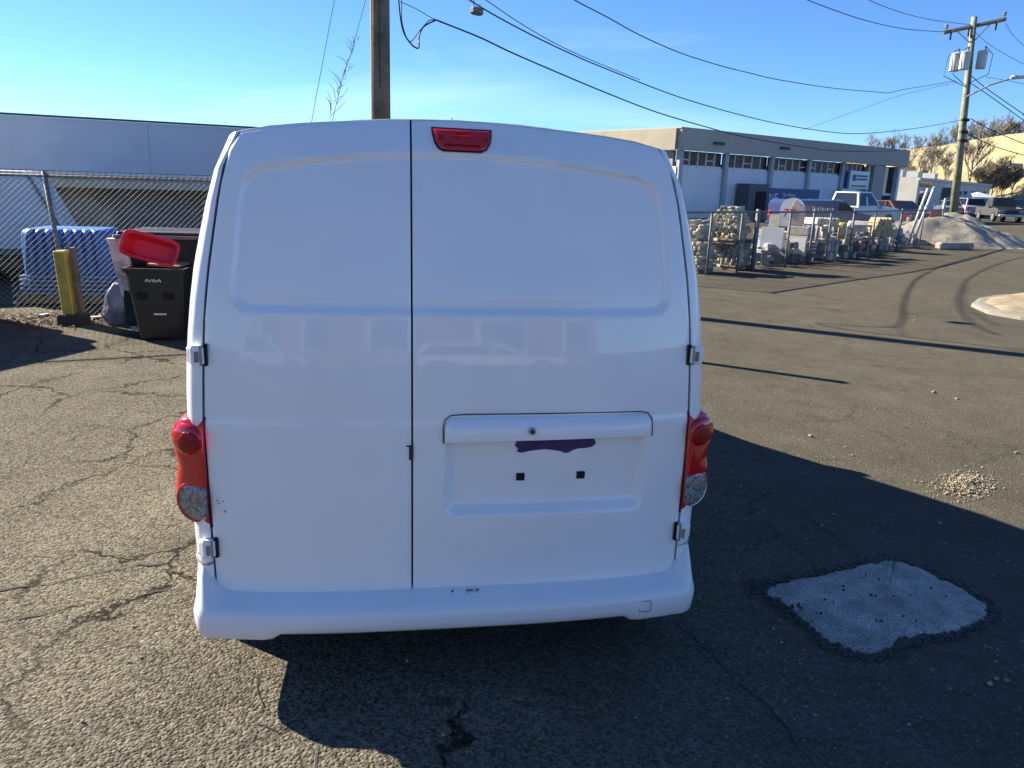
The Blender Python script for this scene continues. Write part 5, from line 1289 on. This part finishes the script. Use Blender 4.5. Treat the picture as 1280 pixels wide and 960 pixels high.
for i, (px, py, Y, hh_, lab) in enumerate(((1124, 246, 100, 72, 'bare tree rising at the far corner of the long building'), (1146, 240, 100, 62, 'bare tree behind the left end of the small building'), (1160, 238, 100, 72, 'slender bare tree above the roof of the small building'), (1208, 240, 101, 100, 'tall dark bare tree right of the leaning pole'), (1178, 240, 101, 60, 'bare tree seen just left of the leaning pole'))):
    t = put_tree(px, py, Y, hh_, i % 5, lab)
tr, br = tree_mesh(5, 91, .8, 5, .012, 4)
broot = empty('leafless_shrub', (0, 0, 0)); tr.build('stems', 'bark_light', broot); br.build('crown', 'bark_light', broot)
first = True
for px, py, hh_, lab in ((1222, 250, 58, 'brown leafless thicket left of the tallest brush'), (1238, 250, 66, 'tallest brown leafless thicket below the hill'), (1252, 250, 60, 'brown leafless thicket right of the tallest brush'), (1264, 248, 50, 'brown thicket nearest the right edge'), (1230, 252, 40, 'low brown brush in front of the tallest thicket'), (1245, 252, 44, 'low brown brush behind the grey pickup')):
    p = at(px, py, 98); r_ = broot if first else copy_tree(broot); first = False; s_ = (at(px, py - hh_, 98).z - p.z) / 5; r_.location = (p.x, p.y, max(0, p.z - .3)); r_.scale = (s_, s_, s_); r_.rotation_euler = (0, 0, random.random() * 6); tag(r_, lab, 'shrub', 'brown thickets below the hill')
p = at(1284, 232, 104); hs_ = tag(empty('dark_house', Vector((p.x, p.y, 0)), .2), 'dark roofed house at the right edge below the hill', 'house')
boxo('wall', 'stucco', (0, 0, 1.9), (7, 6, 3.8), hs_); MB().prism([(-4, 3.75), (4, 3.75), (0, 6.2)], -3.3, 3.3, lambda a, b, h: (h, a, b)).build('roof', 'wall_dark', hs_); boxo('window', 'dark_glass', (-1, -3.03, 2), (1.2, .08, 1.2), hs_); boxo('window', 'dark_glass', (-3.53, .4, 2), (.08, 1.2, 1.2), hs_)
# white tarpaulin shelter
p = at(1222, 247, 80); tn = tag(empty('white_shelter', Vector((p.x, p.y, 0)), .2), 'white peaked shelter roof behind the silver SUV', 'shelter'); zt = at(1222, 240, 80).z
vs = [(-1.6, -1.2, zt - .5), (1.6, -1.2, zt - .5), (1.6, 1.2, zt - .5), (-1.6, 1.2, zt - .5), (0, 0, zt)]; mk('canopy', vs, [(0, 1, 4), (1, 2, 4), (2, 3, 4), (3, 0, 4)], 'trailer_white', tn)
for x in (-1.55, 1.55):
    for y in (-1.15, 1.15): MB().tube([(x, y, 0), (x, y, zt - .5)], .04, 6).build('leg', 'galv', tn)

# ---------------------------------------------------------------- buildings behind the camera, seen only as reflections in the doors
bk = tag(empty('brick_workshop', (3, -22, 0), R(180)), 'low brick workshop behind the photographer', 'building'); pm('brick', (.30, .16, .11), .9, 0, .15, 2, .2, 30)
boxo('wall', 'brick', (0, 3, 2.1), (22, 6, 4.2), bk); boxo('roof', 'fascia_grey', (0, 3, 4.28), (22.6, 6.6, .16), bk)
for i in range(5): f_ = boxo('window', 'sign_white', (-9 + i * 4.5, -.05, 2.2), (2.2, .12, 1.6), bk); boxo('pane', 'dark_glass', (-9 + i * 4.5, -.10, 2.2), (1.9, .08, 1.3), f_)
vehicle('parked_car', 'pale car parked behind the photographer', 'car', Vector((4.5, -13, 0)), R(12), 'suv', (.6, .6, .6)); vehicle('parked_car', 'white van-like car parked behind the photographer to the left', 'car', Vector((-3.8, -12, 0)), R(-8), 'suv', (.75, .75, .75))
